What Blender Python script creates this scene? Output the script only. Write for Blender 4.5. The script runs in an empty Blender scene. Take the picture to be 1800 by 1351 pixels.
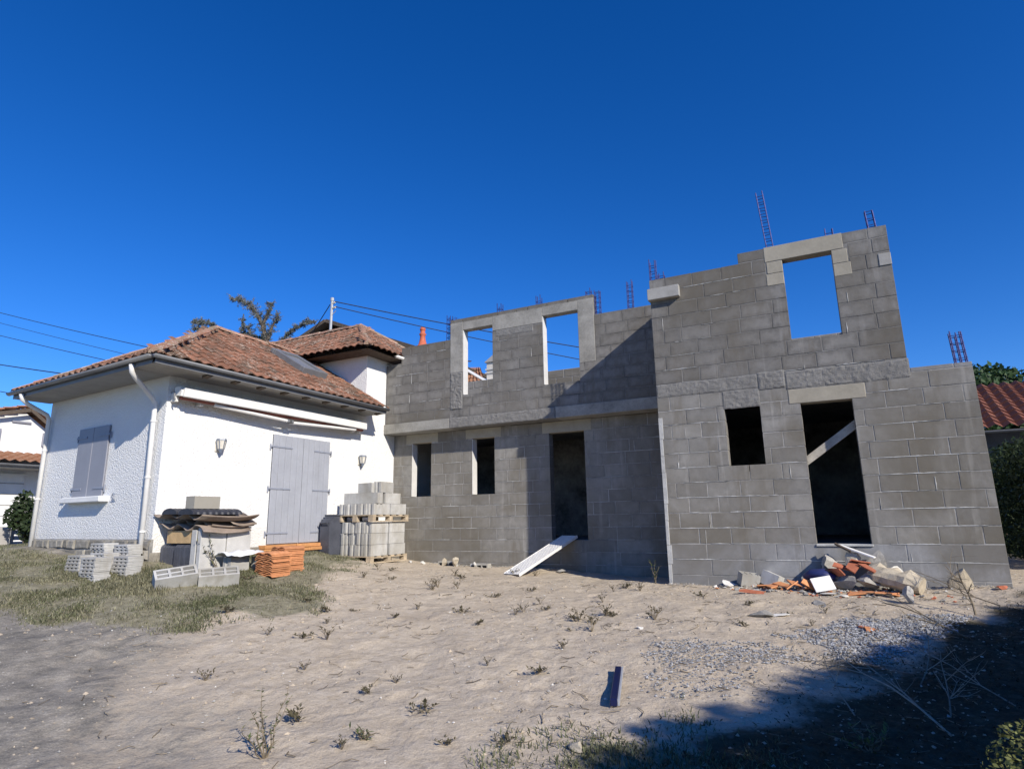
import bpy, math, random
import numpy as np
from mathutils import Vector, Matrix, noise
random.seed(7)
scene = bpy.context.scene
col = scene.collection

# ------------------------------------------------------------------ camera
cam_d = bpy.data.cameras.new('camera')
cam_d.sensor_width = 36.0
cam_d.lens = 36.0 * 1076.0 / 1800.0
cam_d.clip_start = 0.05
cam_d.clip_end = 3000.0
cam = bpy.data.objects.new('camera', cam_d)
col.objects.link(cam)
yaw, pit, roll = math.radians(-26.94), math.radians(12.44), math.radians(-0.96)
F = Vector((math.sin(yaw) * math.cos(pit), math.cos(yaw) * math.cos(pit), math.sin(pit)))
R = Vector((math.cos(yaw), -math.sin(yaw), 0))
U = R.cross(F)
R2 = R * math.cos(roll) + U * math.sin(roll)
U2 = -R * math.sin(roll) + U * math.cos(roll)
m = Matrix((R2, U2, -F)).transposed().to_4x4()
cam.matrix_world = m            # the eye is the origin, the ground lies about 1.5 m below
scene.camera = cam

# ------------------------------------------------------------------ sky and sun
SUN = Vector((1.89, -1.0, 1.27)).normalized()      # towards the sun
world = bpy.data.worlds.new('World')
scene.world = world
world.use_nodes = True
nt = world.node_tree
sky = nt.nodes.new('ShaderNodeTexSky')
sky.sky_type = 'NISHITA'
sky.sun_disc = False
sky.sun_elevation = math.asin(SUN.z)
sky.sun_rotation = math.atan2(SUN.x, SUN.y)
sky.altitude = 900.0
sky.air_density = 0.9
sky.dust_density = 0.0
sky.ozone_density = 6.0
bg = nt.nodes['Background']
bg.inputs['Strength'].default_value = 0.15
hs = nt.nodes.new('ShaderNodeHueSaturation')
hs.inputs['Hue'].default_value = 0.512
hs.inputs['Saturation'].default_value = 1.24
nt.links.new(sky.outputs[0], hs.inputs['Color'])
nt.links.new(hs.outputs[0], bg.inputs['Color'])
sun_d = bpy.data.lights.new('sun', 'SUN')
sun_d.energy = 5.0
sun_d.angle = math.radians(0.55)
sun_d.color = (1.0, 0.93, 0.81)
sun = bpy.data.objects.new('sun', sun_d)
col.objects.link(sun)
sun.rotation_euler = (-SUN).to_track_quat('-Z', 'Y').to_euler()
sun.location = (20, -12, 25)
scene.view_settings.view_transform = 'Standard'
scene.view_settings.look = 'None'
scene.view_settings.gamma = 1.0
scene.view_settings.exposure = 0.15
scene.view_settings.use_curve_mapping = False
scene.cycles.diffuse_bounces = 2
scene.render.resolution_x, scene.render.resolution_y = 1024, 768

# ------------------------------------------------------------------ materials
MATS = {}
def nodes_of(name):
    mt = bpy.data.materials.new(name)
    mt.use_nodes = True
    MATS[name] = mt
    t = mt.node_tree
    return mt, t, t.nodes['Principled BSDF']
def N(t, typ, **kw):
    n = t.nodes.new(typ)
    for k, v in kw.items():
        setattr(n, k, v)
    return n
def L(t, a, b): t.links.new(a, b)
def noise_n(t, scale, detail=4, rough=0.55, vec=None, dist=0.0):
    n = N(t, 'ShaderNodeTexNoise')
    n.inputs['Scale'].default_value = scale
    n.inputs['Detail'].default_value = detail
    n.inputs['Roughness'].default_value = rough
    n.inputs['Distortion'].default_value = dist
    if vec is not None: L(t, vec, n.inputs['Vector'])
    return n
def ramp_n(t, src, stops):
    r = N(t, 'ShaderNodeValToRGB')
    e = r.color_ramp.elements
    while len(e) < len(stops): e.new(0.5)
    for el, (p, c) in zip(e, stops):
        el.position = p
        el.color = (c, c, c, 1) if isinstance(c, (int, float)) else (*c, 1)
    L(t, src, r.inputs[0])
    return r
def mix_n(t, fac, a, b, mode='MIX'):
    n = N(t, 'ShaderNodeMix', data_type='RGBA', blend_type=mode)
    for sock, v in ((n.inputs[0], fac), (n.inputs[6], a), (n.inputs[7], b)):
        if isinstance(v, (int, float)): sock.default_value = v
        elif isinstance(v, tuple): sock.default_value = (*v, 1) if len(v) == 3 else v
        else: L(t, v, sock)
    return n.outputs[2]
def math_n(t, op, a, b=0.0, c=0.0, clamp=False):
    n = N(t, 'ShaderNodeMath', operation=op, use_clamp=clamp)
    for s, v in zip(n.inputs, (a, b, c)):
        if isinstance(v, (int, float)): s.default_value = v
        else: L(t, v, s)
    return n.outputs[0]
def bump_n(t, h, strength, dist, b):
    n = N(t, 'ShaderNodeBump')
    n.inputs['Strength'].default_value = strength
    n.inputs['Distance'].default_value = dist
    L(t, h, n.inputs['Height'])
    L(t, n.outputs[0], b.inputs['Normal'])
    return n
def pos_n(t): return N(t, 'ShaderNodeNewGeometry').outputs['Position']
def rand_n(t):
    a = N(t, 'ShaderNodeObjectInfo').outputs['Random']
    g = N(t, 'ShaderNodeNewGeometry').outputs['Random Per Island']
    return math_n(t, 'FRACT', math_n(t, 'ADD', math_n(t, 'MULTIPLY', a, 7.31), math_n(t, 'MULTIPLY', g, 3.77)))

def plain(name, c, rough=0.7, var=0.12, scale=8.0, bump=0.15, spec=0.3, objvar=0.0, metal=0.0):
    """a base colour with mottling, grain and per-piece variation"""
    mt, t, b = nodes_of(name)
    p = pos_n(t)
    n1 = noise_n(t, scale, 5, 0.6, p)
    n2 = noise_n(t, scale * 9, 3, 0.6, p)
    f = math_n(t, 'ADD', math_n(t, 'MULTIPLY', n1.outputs[0], 0.7), math_n(t, 'MULTIPLY', n2.outputs[0], 0.3))
    lo = tuple(x * (1 - var * 1.6) for x in c)
    hi = tuple(min(1, x * (1 + var * 1.6)) for x in c)
    r = ramp_n(t, f, ((0.3, lo), (0.7, hi)))
    out = r.outputs[0]
    if objvar:
        k = math_n(t, 'MULTIPLY_ADD', rand_n(t), 2 * objvar, 1 - objvar)
        cm = N(t, 'ShaderNodeCombineColor')
        for i in range(3): L(t, k, cm.inputs[i])
        out = mix_n(t, 1.0, out, cm.outputs[0], 'MULTIPLY')
    L(t, out, b.inputs['Base Color'])
    b.inputs['Roughness'].default_value = rough
    b.inputs['Specular IOR Level'].default_value = spec
    b.inputs['Metallic'].default_value = metal
    if bump: bump_n(t, f, bump, 0.02, b)
    return mt

def block_mat(name, base, tint_var=0.13, edge=0.45, streaks=0.35, soft=0.30, lo=0.38):
    """hollow concrete block: open grain, damp darker rims, pale lime streaks"""
    mt, t, b = nodes_of(name)
    p = pos_n(t)
    uv = N(t, 'ShaderNodeUVMap').outputs[0]
    sep = N(t, 'ShaderNodeSeparateXYZ'); L(t, uv, sep.inputs[0])
    big = noise_n(t, 1.1, 4, 0.6, p)
    mid = noise_n(t, 9.0, 5, 0.65, p)
    fine = noise_n(t, 140.0, 3, 0.7, p)
    # distance to the rim of the block in its own face
    def rim(x):
        return math_n(t, 'SUBTRACT', 0.5, math_n(t, 'ABSOLUTE', math_n(t, 'SUBTRACT', x, 0.5)))
    d = math_n(t, 'MINIMUM', math_n(t, 'MULTIPLY', rim(sep.outputs[0]), 2.0), rim(sep.outputs[1]))
    d = math_n(t, 'ADD', d, math_n(t, 'MULTIPLY_ADD', mid.outputs[0], 0.60, -0.30))
    wet = ramp_n(t, d, ((0.02, 1.0), (soft, 0.0))).outputs[0]
    k = ramp_n(t, big.outputs[0], ((lo, 0.15), (lo + 0.30, 1.0))).outputs[0]
    wet = math_n(t, 'MULTIPLY', math_n(t, 'MULTIPLY', wet, k), edge)
    dark = tuple(x * 0.52 for x in base)
    c = mix_n(t, wet, base, dark)
    v = math_n(t, 'ADD', math_n(t, 'MULTIPLY_ADD', rand_n(t), 2 * tint_var, 1 - tint_var),
               math_n(t, 'MULTIPLY_ADD', mid.outputs[0], 0.55, -0.275))
    v = math_n(t, 'ADD', v, math_n(t, 'MULTIPLY_ADD', big.outputs[0], 0.5, -0.25))
    v = math_n(t, 'ADD', v, math_n(t, 'MULTIPLY_ADD', fine.outputs[0], 0.30, -0.15))
    cm = N(t, 'ShaderNodeCombineColor')
    for i in range(3): L(t, v, cm.inputs[i])
    c = mix_n(t, 1.0, c, cm.outputs[0], 'MULTIPLY')
    # lime running down the wall
    mp = N(t, 'ShaderNodeMapping'); L(t, p, mp.inputs[0])
    mp.inputs['Scale'].default_value = (7.0, 7.0, 0.55)
    st = noise_n(t, 1.0, 4, 0.6, mp.outputs[0])
    s = ramp_n(t, st.outputs[0], ((0.60, 0.0), (0.70, 1.0))).outputs[0]
    s = math_n(t, 'MULTIPLY', s, streaks)
    c = mix_n(t, s, c, tuple(min(1, x * 1.75) for x in base))
    # weathering: broad damp areas
    dm = noise_n(t, 0.55, 5, 0.62, p, 0.6)
    dd = ramp_n(t, dm.outputs[0], ((0.42, 0.0), (0.64, 0.85))).outputs[0]
    c = mix_n(t, dd, c, tuple(x * f for x, f in zip(base, (0.62, 0.58, 0.50))))
    mp2 = N(t, 'ShaderNodeMapping'); L(t, p, mp2.inputs[0])
    mp2.inputs['Scale'].default_value = (3.2, 3.2, 0.7); mp2.inputs['Location'].default_value = (5.0, 2.0, 9.0)
    rn = noise_n(t, 1.0, 5, 0.65, mp2.outputs[0])
    rf = ramp_n(t, rn.outputs[0], ((0.53, 0.0), (0.68, 0.70))).outputs[0]
    c = mix_n(t, rf, c, tuple(x * f for x, f in zip(base, (0.66, 0.61, 0.53))))
    L(t, c, b.inputs['Base Color'])
    b.inputs['Roughness'].default_value = 0.92
    b.inputs['Specular IOR Level'].default_value = 0.15
    h = math_n(t, 'ADD', math_n(t, 'MULTIPLY', fine.outputs[0], 0.5), math_n(t, 'MULTIPLY', mid.outputs[0], 0.8))
    bump_n(t, h, 0.35, 0.012, b)
    return mt

block_mat('block_grey', (0.255, 0.245, 0.228), 0.13, 0.40, 0.45, 0.26)
block_mat('block_upper', (0.218, 0.209, 0.196), 0.12, 0.60, 0.25, 0.34, 0.25)
block_mat('block_base', (0.285, 0.285, 0.29), 0.06, 0.2, 0.25)
block_mat('block_new', (0.47, 0.465, 0.45), 0.10, 0.12, 0.1)
plain('mortar', (0.30, 0.292, 0.28), 0.95, 0.48, 1.9, 0.4, 0.1)
plain('mortar_dark', (0.185, 0.178, 0.168), 0.95, 0.45, 1.9, 0.4, 0.1)
plain('concrete', (0.30, 0.288, 0.26), 0.9, 0.22, 3.0, 0.3, 0.15)
plain('concrete_rough', (0.215, 0.208, 0.196), 0.95, 0.16, 7.0, 0.9, 0.1)
plain('concrete_tan', (0.35, 0.32, 0.26), 0.9, 0.10, 3.0, 0.2, 0.15)
plain('concrete_weathered', (0.34, 0.33, 0.31), 0.9, 0.12, 5.0, 0.2, 0.15)
plain('concrete_pale', (0.50, 0.49, 0.47), 0.9, 0.10, 5.0, 0.2, 0.15)
plain('concrete_lime', (0.62, 0.61, 0.59), 0.9, 0.06, 5.0, 0.15, 0.1)
plain('lime', (0.46, 0.46, 0.45), 0.95, 0.15, 5.0, 0.4, 0.1)
plain('slab_dark', (0.22, 0.215, 0.21), 0.95, 0.2, 3.0, 0.2, 0.1)
plain('rebar', (0.03, 0.034, 0.14), 0.55, 0.3, 20, 0.2, 0.4, metal=0.4)
plain('shutter_blue', (0.345, 0.36, 0.405), 0.55, 0.07, 2.5, 0.1, 0.35)
plain('shutter_grey', (0.27, 0.275, 0.315), 0.5, 0.05, 2.5, 0.08, 0.35)
plain('hinge', (0.26, 0.28, 0.34), 0.5, 0.1, 20, 0.1, 0.4)
plain('gutter_grey', (0.17, 0.175, 0.185), 0.45, 0.12, 4, 0.05, 0.45)
plain('pipe_white', (0.72, 0.71, 0.69), 0.4, 0.05, 5, 0.03, 0.4)
plain('awning_white', (0.74, 0.73, 0.71), 0.35, 0.04, 5, 0.03, 0.4)
plain('awning_cloth', (0.30, 0.12, 0.10), 0.9, 0.1, 9, 0.1, 0.1)
plain('lamp_cream', (0.62, 0.58, 0.50), 0.5, 0.15, 20, 0.1, 0.3)
plain('lamp_dark', (0.16, 0.19, 0.25), 0.35, 0.1, 20, 0.05, 0.5)
plain('soffit', (0.34, 0.33, 0.31), 0.8, 0.10, 3, 0.1, 0.2)
plain('wood_dark', (0.11, 0.085, 0.065), 0.8, 0.25, 12, 0.3, 0.2)
plain('wood_pallet', (0.44, 0.36, 0.26), 0.85, 0.2, 10, 0.4, 0.15, objvar=0.15)
plain('wood_yellow', (0.52, 0.36, 0.19), 0.8, 0.16, 9, 0.3, 0.2)
plain('plank_grey', (0.42, 0.39, 0.34), 0.85, 0.2, 6, 0.3, 0.15)
plain('sheet_brown', (0.30, 0.24, 0.195), 0.85, 0.16, 4, 0.25, 0.2, objvar=0.12)
plain('tile_black', (0.035, 0.037, 0.048), 0.55, 0.25, 10, 0.15, 0.4)
plain('plastic_dark', (0.075, 0.08, 0.10), 0.45, 0.2, 5, 0.1, 0.4, objvar=0.15)
plain('tile_orange', (0.55, 0.245, 0.115), 0.75, 0.14, 14, 0.2, 0.2, objvar=0.18)
plain('brick_orange', (0.56, 0.27, 0.11), 0.8, 0.16, 12, 0.3, 0.2, objvar=0.12)
plain('terracotta', (0.42, 0.145, 0.085), 0.8, 0.2, 14, 0.3, 0.2, objvar=0.2)
plain('rock', (0.34, 0.325, 0.30), 0.92, 0.25, 8, 0.7, 0.1, objvar=0.2)
plain('rock_tan', (0.44, 0.385, 0.30), 0.92, 0.22, 8, 0.7, 0.1, objvar=0.15)
plain('rock_white', (0.62, 0.60, 0.56), 0.9, 0.12, 8, 0.5, 0.1, objvar=0.12)
plain('gravel', (0.30, 0.30, 0.305), 0.9, 0.3, 30, 0.4, 0.15, objvar=0.45)
plain('plastic_white', (0.78, 0.78, 0.77), 0.6, 0.06, 8, 0.2, 0.3)
plain('plastic_navy', (0.02, 0.03, 0.12), 0.5, 0.2, 8, 0.1, 0.4)
plain('level_blue', (0.006, 0.010, 0.055), 0.35, 0.2, 12, 0.05, 0.5)
plain('level_edge', (0.32, 0.33, 0.36), 0.5, 0.1, 12, 0.1, 0.4)
plain('metal_white', (0.72, 0.71, 0.69), 0.5, 0.08, 12, 0.2, 0.4)
plain('hole_dark', (0.06, 0.06, 0.06), 0.9, 0.1, 10, 0, 0.1)
plain('blind_grey', (0.19, 0.195, 0.21), 0.4, 0.06, 4, 0.05, 0.4)
plain('stone', (0.27, 0.25, 0.215), 0.9, 0.28, 9, 0.6, 0.1, objvar=0.22)
plain('clod', (0.40, 0.335, 0.255), 0.97, 0.25, 9, 0.5, 0.1, objvar=0.3)
plain('twig', (0.20, 0.165, 0.12), 0.9, 0.3, 20, 0.2, 0.1, objvar=0.3)
plain('twig_pale', (0.27, 0.24, 0.195), 0.9, 0.2, 20, 0.2, 0.1, objvar=0.3)
plain('bark', (0.14, 0.11, 0.085), 0.95, 0.3, 8, 0.8, 0.1)
plain('cable', (0.03, 0.035, 0.05), 0.6, 0.1, 5, 0, 0.3)
plain('mast_grey', (0.48, 0.48, 0.47), 0.45, 0.1, 8, 0.05, 0.5, metal=0.3)
plain('wall_white_far', (0.78, 0.78, 0.77), 0.85, 0.05, 3, 0.15, 0.1)
plain('wall_cream_far', (0.60, 0.56, 0.50), 0.85, 0.06, 3, 0.15, 0.1)
plain('wall_shed', (0.13, 0.12, 0.11), 0.9, 0.15, 3, 0.15, 0.1)
plain('wall_grey_far', (0.40, 0.38, 0.36), 0.85, 0.08, 3, 0.15, 0.1)
plain('chimney_red', (0.50, 0.13, 0.07), 0.6, 0.15, 10, 0.1, 0.3)
plain('wing_mirror_glass', (0.10, 0.12, 0.15), 0.08, 0.1, 3, 0, 0.6)

def roof_tile_mat(name, base, dark, pale, sc=1.0):
    mt, t, b = nodes_of(name)
    p = pos_n(t)
    rnd = rand_n(t)
    c0 = ramp_n(t, rnd, ((0.0, tuple(x * 0.62 for x in base)), (0.35, base), (0.7, tuple(min(1, x * 1.18) for x in base)), (1.0, dark))).outputs[0]
    n1 = noise_n(t, 5.0 * sc, 5, 0.65, p)
    n2 = noise_n(t, 26.0 * sc, 4, 0.65, p)
    st = ramp_n(t, n1.outputs[0], ((0.46, 0.0), (0.66, 0.85))).outputs[0]
    c = mix_n(t, st, c0, dark)
    li = math_n(t, 'ADD', math_n(t, 'MULTIPLY', n2.outputs[0], 0.75), math_n(t, 'MULTIPLY', noise_n(t, 2.1 * sc, 3, 0.5, p).outputs[0], 0.35))
    lf = ramp_n(t, li, ((0.60, 0.0), (0.69, 0.8))).outputs[0]
    c = mix_n(t, lf, c, pale)
    L(t, c, b.inputs['Base Color'])
    b.inputs['Roughness'].default_value = 0.88
    b.inputs['Specular IOR Level'].default_value = 0.15
    bump_n(t, n2.outputs[0], 0.5, 0.012, b)
roof_tile_mat('roof_tile', (0.255, 0.122, 0.076), (0.12, 0.085, 0.062), (0.44, 0.37, 0.30))
roof_tile_mat('ridge_tile', (0.36, 0.20, 0.14), (0.27, 0.22, 0.16), (0.58, 0.54, 0.45))
roof_tile_mat('roof_tile_far', (0.40, 0.20, 0.12), (0.28, 0.16, 0.10), (0.5, 0.34, 0.24))
roof_tile_mat('roof_tile_red', (0.22, 0.09, 0.066), (0.20, 0.07, 0.045), (0.42, 0.22, 0.15))

def render_mat():
    mt, t, b = nodes_of('roughcast')
    p = pos_n(t)
    v = N(t, 'ShaderNodeTexVoronoi'); v.inputs['Scale'].default_value = 38.0
    nd = noise_n(t, 9.0, 3, 0.5, p)
    off = N(t, 'ShaderNodeVectorMath', operation='MULTIPLY_ADD')
    L(t, nd.outputs[1], off.inputs[0]); off.inputs[1].default_value = (0.06, 0.06, 0.06); L(t, p, off.inputs[2])
    L(t, off.outputs[0], v.inputs['Vector'])
    n1 = noise_n(t, 30.0, 5, 0.7, p)
    h = math_n(t, 'ADD', math_n(t, 'MULTIPLY', v.outputs['Distance'], -0.9), math_n(t, 'MULTIPLY', n1.outputs[0], 0.8))
    n2 = noise_n(t, 1.3, 5, 0.6, p)
    c = ramp_n(t, n2.outputs[0], ((0.3, (0.76, 0.755, 0.74)), (0.7, (0.82, 0.815, 0.80)))).outputs[0]
    # splash dirt low on the wall
    sp = N(t, 'ShaderNodeSeparateXYZ'); L(t, p, sp.inputs[0])
    lowz = math_n(t, 'ADD', sp.outputs[2], math_n(t, 'MULTIPLY', n2.outputs[0], 0.35))
    lf = ramp_n(t, lowz, ((0.0, 0.30), (0.12, 0.0))).outputs[0]
    c = mix_n(t, lf, c, (0.60, 0.57, 0.52))
    L(t, c, b.inputs['Base Color'])
    b.inputs['Roughness'].default_value = 0.9
    b.inputs['Specular IOR Level'].default_value = 0.15
    bump_n(t, h, 0.55, 0.02, b)
render_mat()

def leaf_mat(name, c, var=0.35, trans=0.25):
    mt, t, b = nodes_of(name)
    r = rand_n(t)
    out = ramp_n(t, r, ((0.0, tuple(x * (1 - var) for x in c)), (0.6, c), (1.0, tuple(min(1, x * (1 + var)) for x in c)))).outputs[0]
    L(t, out, b.inputs['Base Color'])
    b.inputs['Roughness'].default_value = 0.6
    b.inputs['Specular IOR Level'].default_value = 0.25
    tr = N(t, 'ShaderNodeBsdfTranslucent')
    L(t, out, tr.inputs[0])
    mx = N(t, 'ShaderNodeMixShader'); mx.inputs[0].default_value = trans
    L(t, b.outputs[0], mx.inputs[1]); L(t, tr.outputs[0], mx.inputs[2])
    L(t, mx.outputs[0], t.nodes['Material Output'].inputs[0])
leaf_mat('leaf_hedge', (0.035, 0.055, 0.022))
leaf_mat('leaf_shade_scrub', (0.030, 0.034, 0.018), 0.5, 0.1)  # scrub leaves kept near black to darken the foreground shade
leaf_mat('leaf_shrub', (0.16, 0.17, 0.055), 0.5)
leaf_mat('leaf_tree', (0.045, 0.085, 0.03), 0.5)
leaf_mat('leaf_weed', (0.12, 0.105, 0.06), 0.45)
leaf_mat('leaf_fresh', (0.10, 0.13, 0.045), 0.4)
leaf_mat('needle', (0.17, 0.19, 0.18), 0.35, 0.1)
leaf_mat('grass_dry', (0.27, 0.255, 0.165), 0.5, 0.3)
leaf_mat('grass_green', (0.15, 0.16, 0.085), 0.5, 0.3)
leaf_mat('moss', (0.16, 0.15, 0.04), 0.4, 0.1)

# ------------------------------------------------------------------ mesh helpers
class MB:
    def __init__(s): s.v, s.f, s.uv = [], [], []
    def add(s, vs, fs, uvs=None):
        o = len(s.v)
        s.v += [tuple(x) for x in vs]
        s.f += [tuple(i + o for i in f) for f in fs]
        s.uv += list(uvs) if uvs else [(0.5, 0.5)] * len(vs)
        return s
    def box(s, a, b):
        (x0, y0, z0), (x1, y1, z1) = a, b
        return s.add([(x0, y0, z0), (x1, y0, z0), (x1, y1, z0), (x0, y1, z0), (x0, y0, z1), (x1, y0, z1), (x1, y1, z1), (x0, y1, z1)],
                     [(3, 2, 1, 0), (4, 5, 6, 7), (0, 1, 5, 4), (1, 2, 6, 5), (2, 3, 7, 6), (3, 0, 4, 7)])
    def cbox(s, a, b, c=0.006, jit=0.0):
        """box with chamfered edges; uv 0..1 over the front face"""
        a, b = Vector(a), Vector(b)
        c = min(c, *(0.3 * (b[i] - a[i]) for i in range(3)))
        vs, idx, uvs = [], {}, []
        for sx in (0, 1):
            for sy in (0, 1):
                for sz in (0, 1):
                    for ax in range(3):
                        p = [b[i] if q else a[i] for i, q in enumerate((sx, sy, sz))]
                        for i, q in enumerate((sx, sy, sz)):
                            if i != ax: p[i] += (-c if q else c)
                        if jit: p = [x + random.uniform(-jit, jit) for x in p]
                        idx[(sx, sy, sz, ax)] = len(vs)
                        vs.append(p)
                        uvs.append(((p[0] - a[0] + p[1] - a[1]) / max(1e-6, (b[0] - a[0]) + (0 if sy == 0 else b[1] - a[1])) if False else
                                    (p[0] - a[0]) / (b[0] - a[0]), (p[2] - a[2]) / (b[2] - a[2])))
        fs = []
        def q(*k): fs.append(tuple(idx[i] for i in k))
        for ax in range(3):                       # six faces
            o = [i for i in range(3) if i != ax]
            for sd in (0, 1):
                ring = []
                for (u, w) in ((0, 0), (1, 0), (1, 1), (0, 1)):
                    k = [0, 0, 0]; k[ax] = sd; k[o[0]] = u; k[o[1]] = w
                    ring.append((*k, ax))
                flip = (sd == 1) ^ (ax == 1)
                q(*(ring if flip else ring[::-1]))
        for ax in range(3):                       # twelve edges along ax
            o = [i for i in range(3) if i != ax]
            for u in (0, 1):
                for w in (0, 1):
                    ks = []
                    for e in (0, 1):
                        k = [0, 0, 0]; k[ax] = e; k[o[0]] = u; k[o[1]] = w
                        ks.append(tuple(k))
                    q((*ks[0], o[0]), (*ks[1], o[0]), (*ks[1], o[1]), (*ks[0], o[1]))
        for sx in (0, 1):
            for sy in (0, 1):
                for sz in (0, 1): q(*[(sx, sy, sz, ax) for ax in range(3)])
        return s.add(vs, fs, uvs)
    def obox(s, c, size, M, ch=0.0):
        t = MB()
        h = [x / 2 for x in size]
        (t.cbox if ch else t.box)((-h[0], -h[1], -h[2]), tuple(h), *([ch] if ch else []))
        c = Vector(c)
        return s.add([c + M @ Vector(p) for p in t.v], t.f, t.uv)
    def tube(s, pts, r, n=6, cap=True):
        pts = [Vector(p) for p in pts]
        rs = r if isinstance(r, (list, tuple)) else [r] * len(pts)
        vs, fs = [], []
        for i, p in enumerate(pts):
            d = (pts[min(i + 1, len(pts) - 1)] - pts[max(i - 1, 0)]).normalized()
            a = d.orthogonal().normalized() if i == 0 else (prev - d * prev.dot(d)).normalized()
            prev = a
            bb = d.cross(a)
            for k in range(n):
                w = 2 * math.pi * k / n
                vs.append(p + (a * math.cos(w) + bb * math.sin(w)) * rs[i])
        for i in range(len(pts) - 1):
            for k in range(n):
                fs.append((i * n + k, i * n + (k + 1) % n, (i + 1) * n + (k + 1) % n, (i + 1) * n + k))
        if cap:
            fs.append(tuple(range(n))[::-1]); fs.append(tuple((len(pts) - 1) * n + k for k in range(n)))
        return s.add(vs, fs)
    def prism(s, poly, ax, lo, hi):
        """polygon in the two axes other than ax, extruded along ax"""
        o = [i for i in range(3) if i != ax]
        vs = []
        for d in (lo, hi):
            for p in poly:
                k = [0, 0, 0]; k[ax] = d; k[o[0]] = p[0]; k[o[1]] = p[1]
                vs.append(k)
        n = len(poly)
        fs = [tuple(range(n))[::-1], tuple(range(n, 2 * n))]
        fs += [(i, (i + 1) % n, n + (i + 1) % n, n + i) for i in range(n)]
        return s.add(vs, fs)
    def mesh(s, name, mat, smooth=False):
        me = bpy.data.meshes.new(name)
        me.from_pydata(s.v, [], s.f)
        uvl = me.uv_layers.new(name='UVMap')
        li = np.empty(len(me.loops), dtype=np.int32)
        me.loops.foreach_get('vertex_index', li)
        uvl.data.foreach_set('uv', np.array(s.uv, dtype=np.float32)[li].ravel())
        me.materials.append(MATS[mat])
        if smooth: me.polygons.foreach_set('use_smooth', [True] * len(me.polygons))
        me.update()
        return me
    def fixnormals(s, me):
        import bmesh
        b = bmesh.new(); b.from_mesh(me); bmesh.ops.recalc_face_normals(b, faces=b.faces); b.to_mesh(me); b.free()
    def build(s, name, mat, parent=None, smooth=False, kind=None):
        me = s.mesh(name, mat, smooth)
        s.fixnormals(me)
        return link(name, me, parent, kind)

def link(name, me, parent=None, kind=None, mw=None):
    o = bpy.data.objects.new(name, me)
    col.objects.link(o)
    if parent is not None:
        o.parent = parent
        if parent.type == 'EMPTY': o.matrix_parent_inverse = Matrix.Translation(-parent.location)
    if mw is not None: o.matrix_basis = mw
    if kind: o['kind'] = kind
    return o
def thing(name, label, cat, loc=(0, 0, 0), group=None):
    o = bpy.data.objects.new(name, None)
    o.empty_display_size = 0.2
    col.objects.link(o)
    o.location = loc
    return tag(o, label, cat, group)
def tag(o, label, cat, group=None):
    o['label'] = label; o['category'] = cat
    if 'kind' not in o: o['kind'] = 'thing'
    if group: o['group'] = group
    return o
def RZ(a): return Matrix.Rotation(a, 3, 'Z')
def place(o, loc, rot=(0, 0, 0), sc=1.0):
    o.location = loc; o.rotation_euler = rot
    o.scale = (sc, sc, sc) if isinstance(sc, (int, float)) else sc
    return o

# ------------------------------------------------------------------ ground
CP = np.array([(0,0,-1.5),(-2,3.7,-1.44),(-5,2.4,-1.4),(.8,5,-1.36),(1.3,9,-1.05),(-2.4,10,-1.02),(-.6,10,-.99),(1.9,10,-.92),(-3.6,11.8,-1.1),(-4.2,11.8,-1.02),(-5,11.8,-.99),(-6.5,11.8,-.95),(-8,11.8,-.92),(-8.6,11.8,-.88),(-9.22,6,-.54),(-9.22,8.2,-.47),(-9.22,9.6,-.58),(-12.5,6,-.37),(-10.9,6,-.5),(-16,8,-.35),(-11,4.5,-.65),(-8.6,4.2,-.9),(-7.8,5.5,-.8),(-7.8,8.5,-.75),(-5,7,-1.1),(-3,7,-1.15),(-8,0,-1.35),(4,3,-1.4),(5,10,-.95),(4,16,-.9),(-9,18,-.8),(-20,3,-.8),(-22,12,-.4),(0,-6,-1.55),(-10,-5,-1.4),(8,-3,-1.5)])
def tps(r):
    r = np.maximum(r, 1e-9); return r * r * np.log(r)
nC = len(CP)
A_ = np.zeros((nC + 3, nC + 3))
A_[:nC, :nC] = tps(np.hypot(CP[:, None, 0] - CP[None, :, 0], CP[:, None, 1] - CP[None, :, 1])) + np.eye(nC) * .5
A_[:nC, nC] = 1; A_[:nC, nC + 1] = CP[:, 0]; A_[:nC, nC + 2] = CP[:, 1]; A_[nC:, :nC] = A_[:nC, nC:].T
W_ = np.linalg.solve(A_, np.concatenate([CP[:, 2], [0, 0, 0]]))
def Gbase(x, y):
    w = (tps(np.hypot(CP[:, 0] - x, CP[:, 1] - y)) * W_[:nC]).sum() + W_[nC] + W_[nC + 1] * x + W_[nC + 2] * y
    d = max(0.0, max(-22 - x, x - 8, -6 - y, y - 18)) / 6.0
    k = max(0.0, 1 - d)
    k = k * k * (3 - 2 * k)
    return float(w * k + (-0.9) * (1 - k))
def Grelief(x, y):
    n1 = noise.noise(Vector((x * 0.9, y * 0.9, 3.1)))
    n2 = noise.noise(Vector((x * 2.6, y * 2.6, 9.7)))
    n3 = noise.noise(Vector((x * 6.5, y * 6.5, 1.3)))
    n4 = noise.ridged_multi_fractal(Vector((x * 1.8 + 4, y * 2.4, 0.0)), 1.0, 2.1, 3, 1.0, 2.0)
    return 0.034 * n1 + 0.022 * n2 + 0.013 * n3 + 0.010 * (n4 - 1.2)
_fr = random.Random(41); STEPS = []
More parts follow.
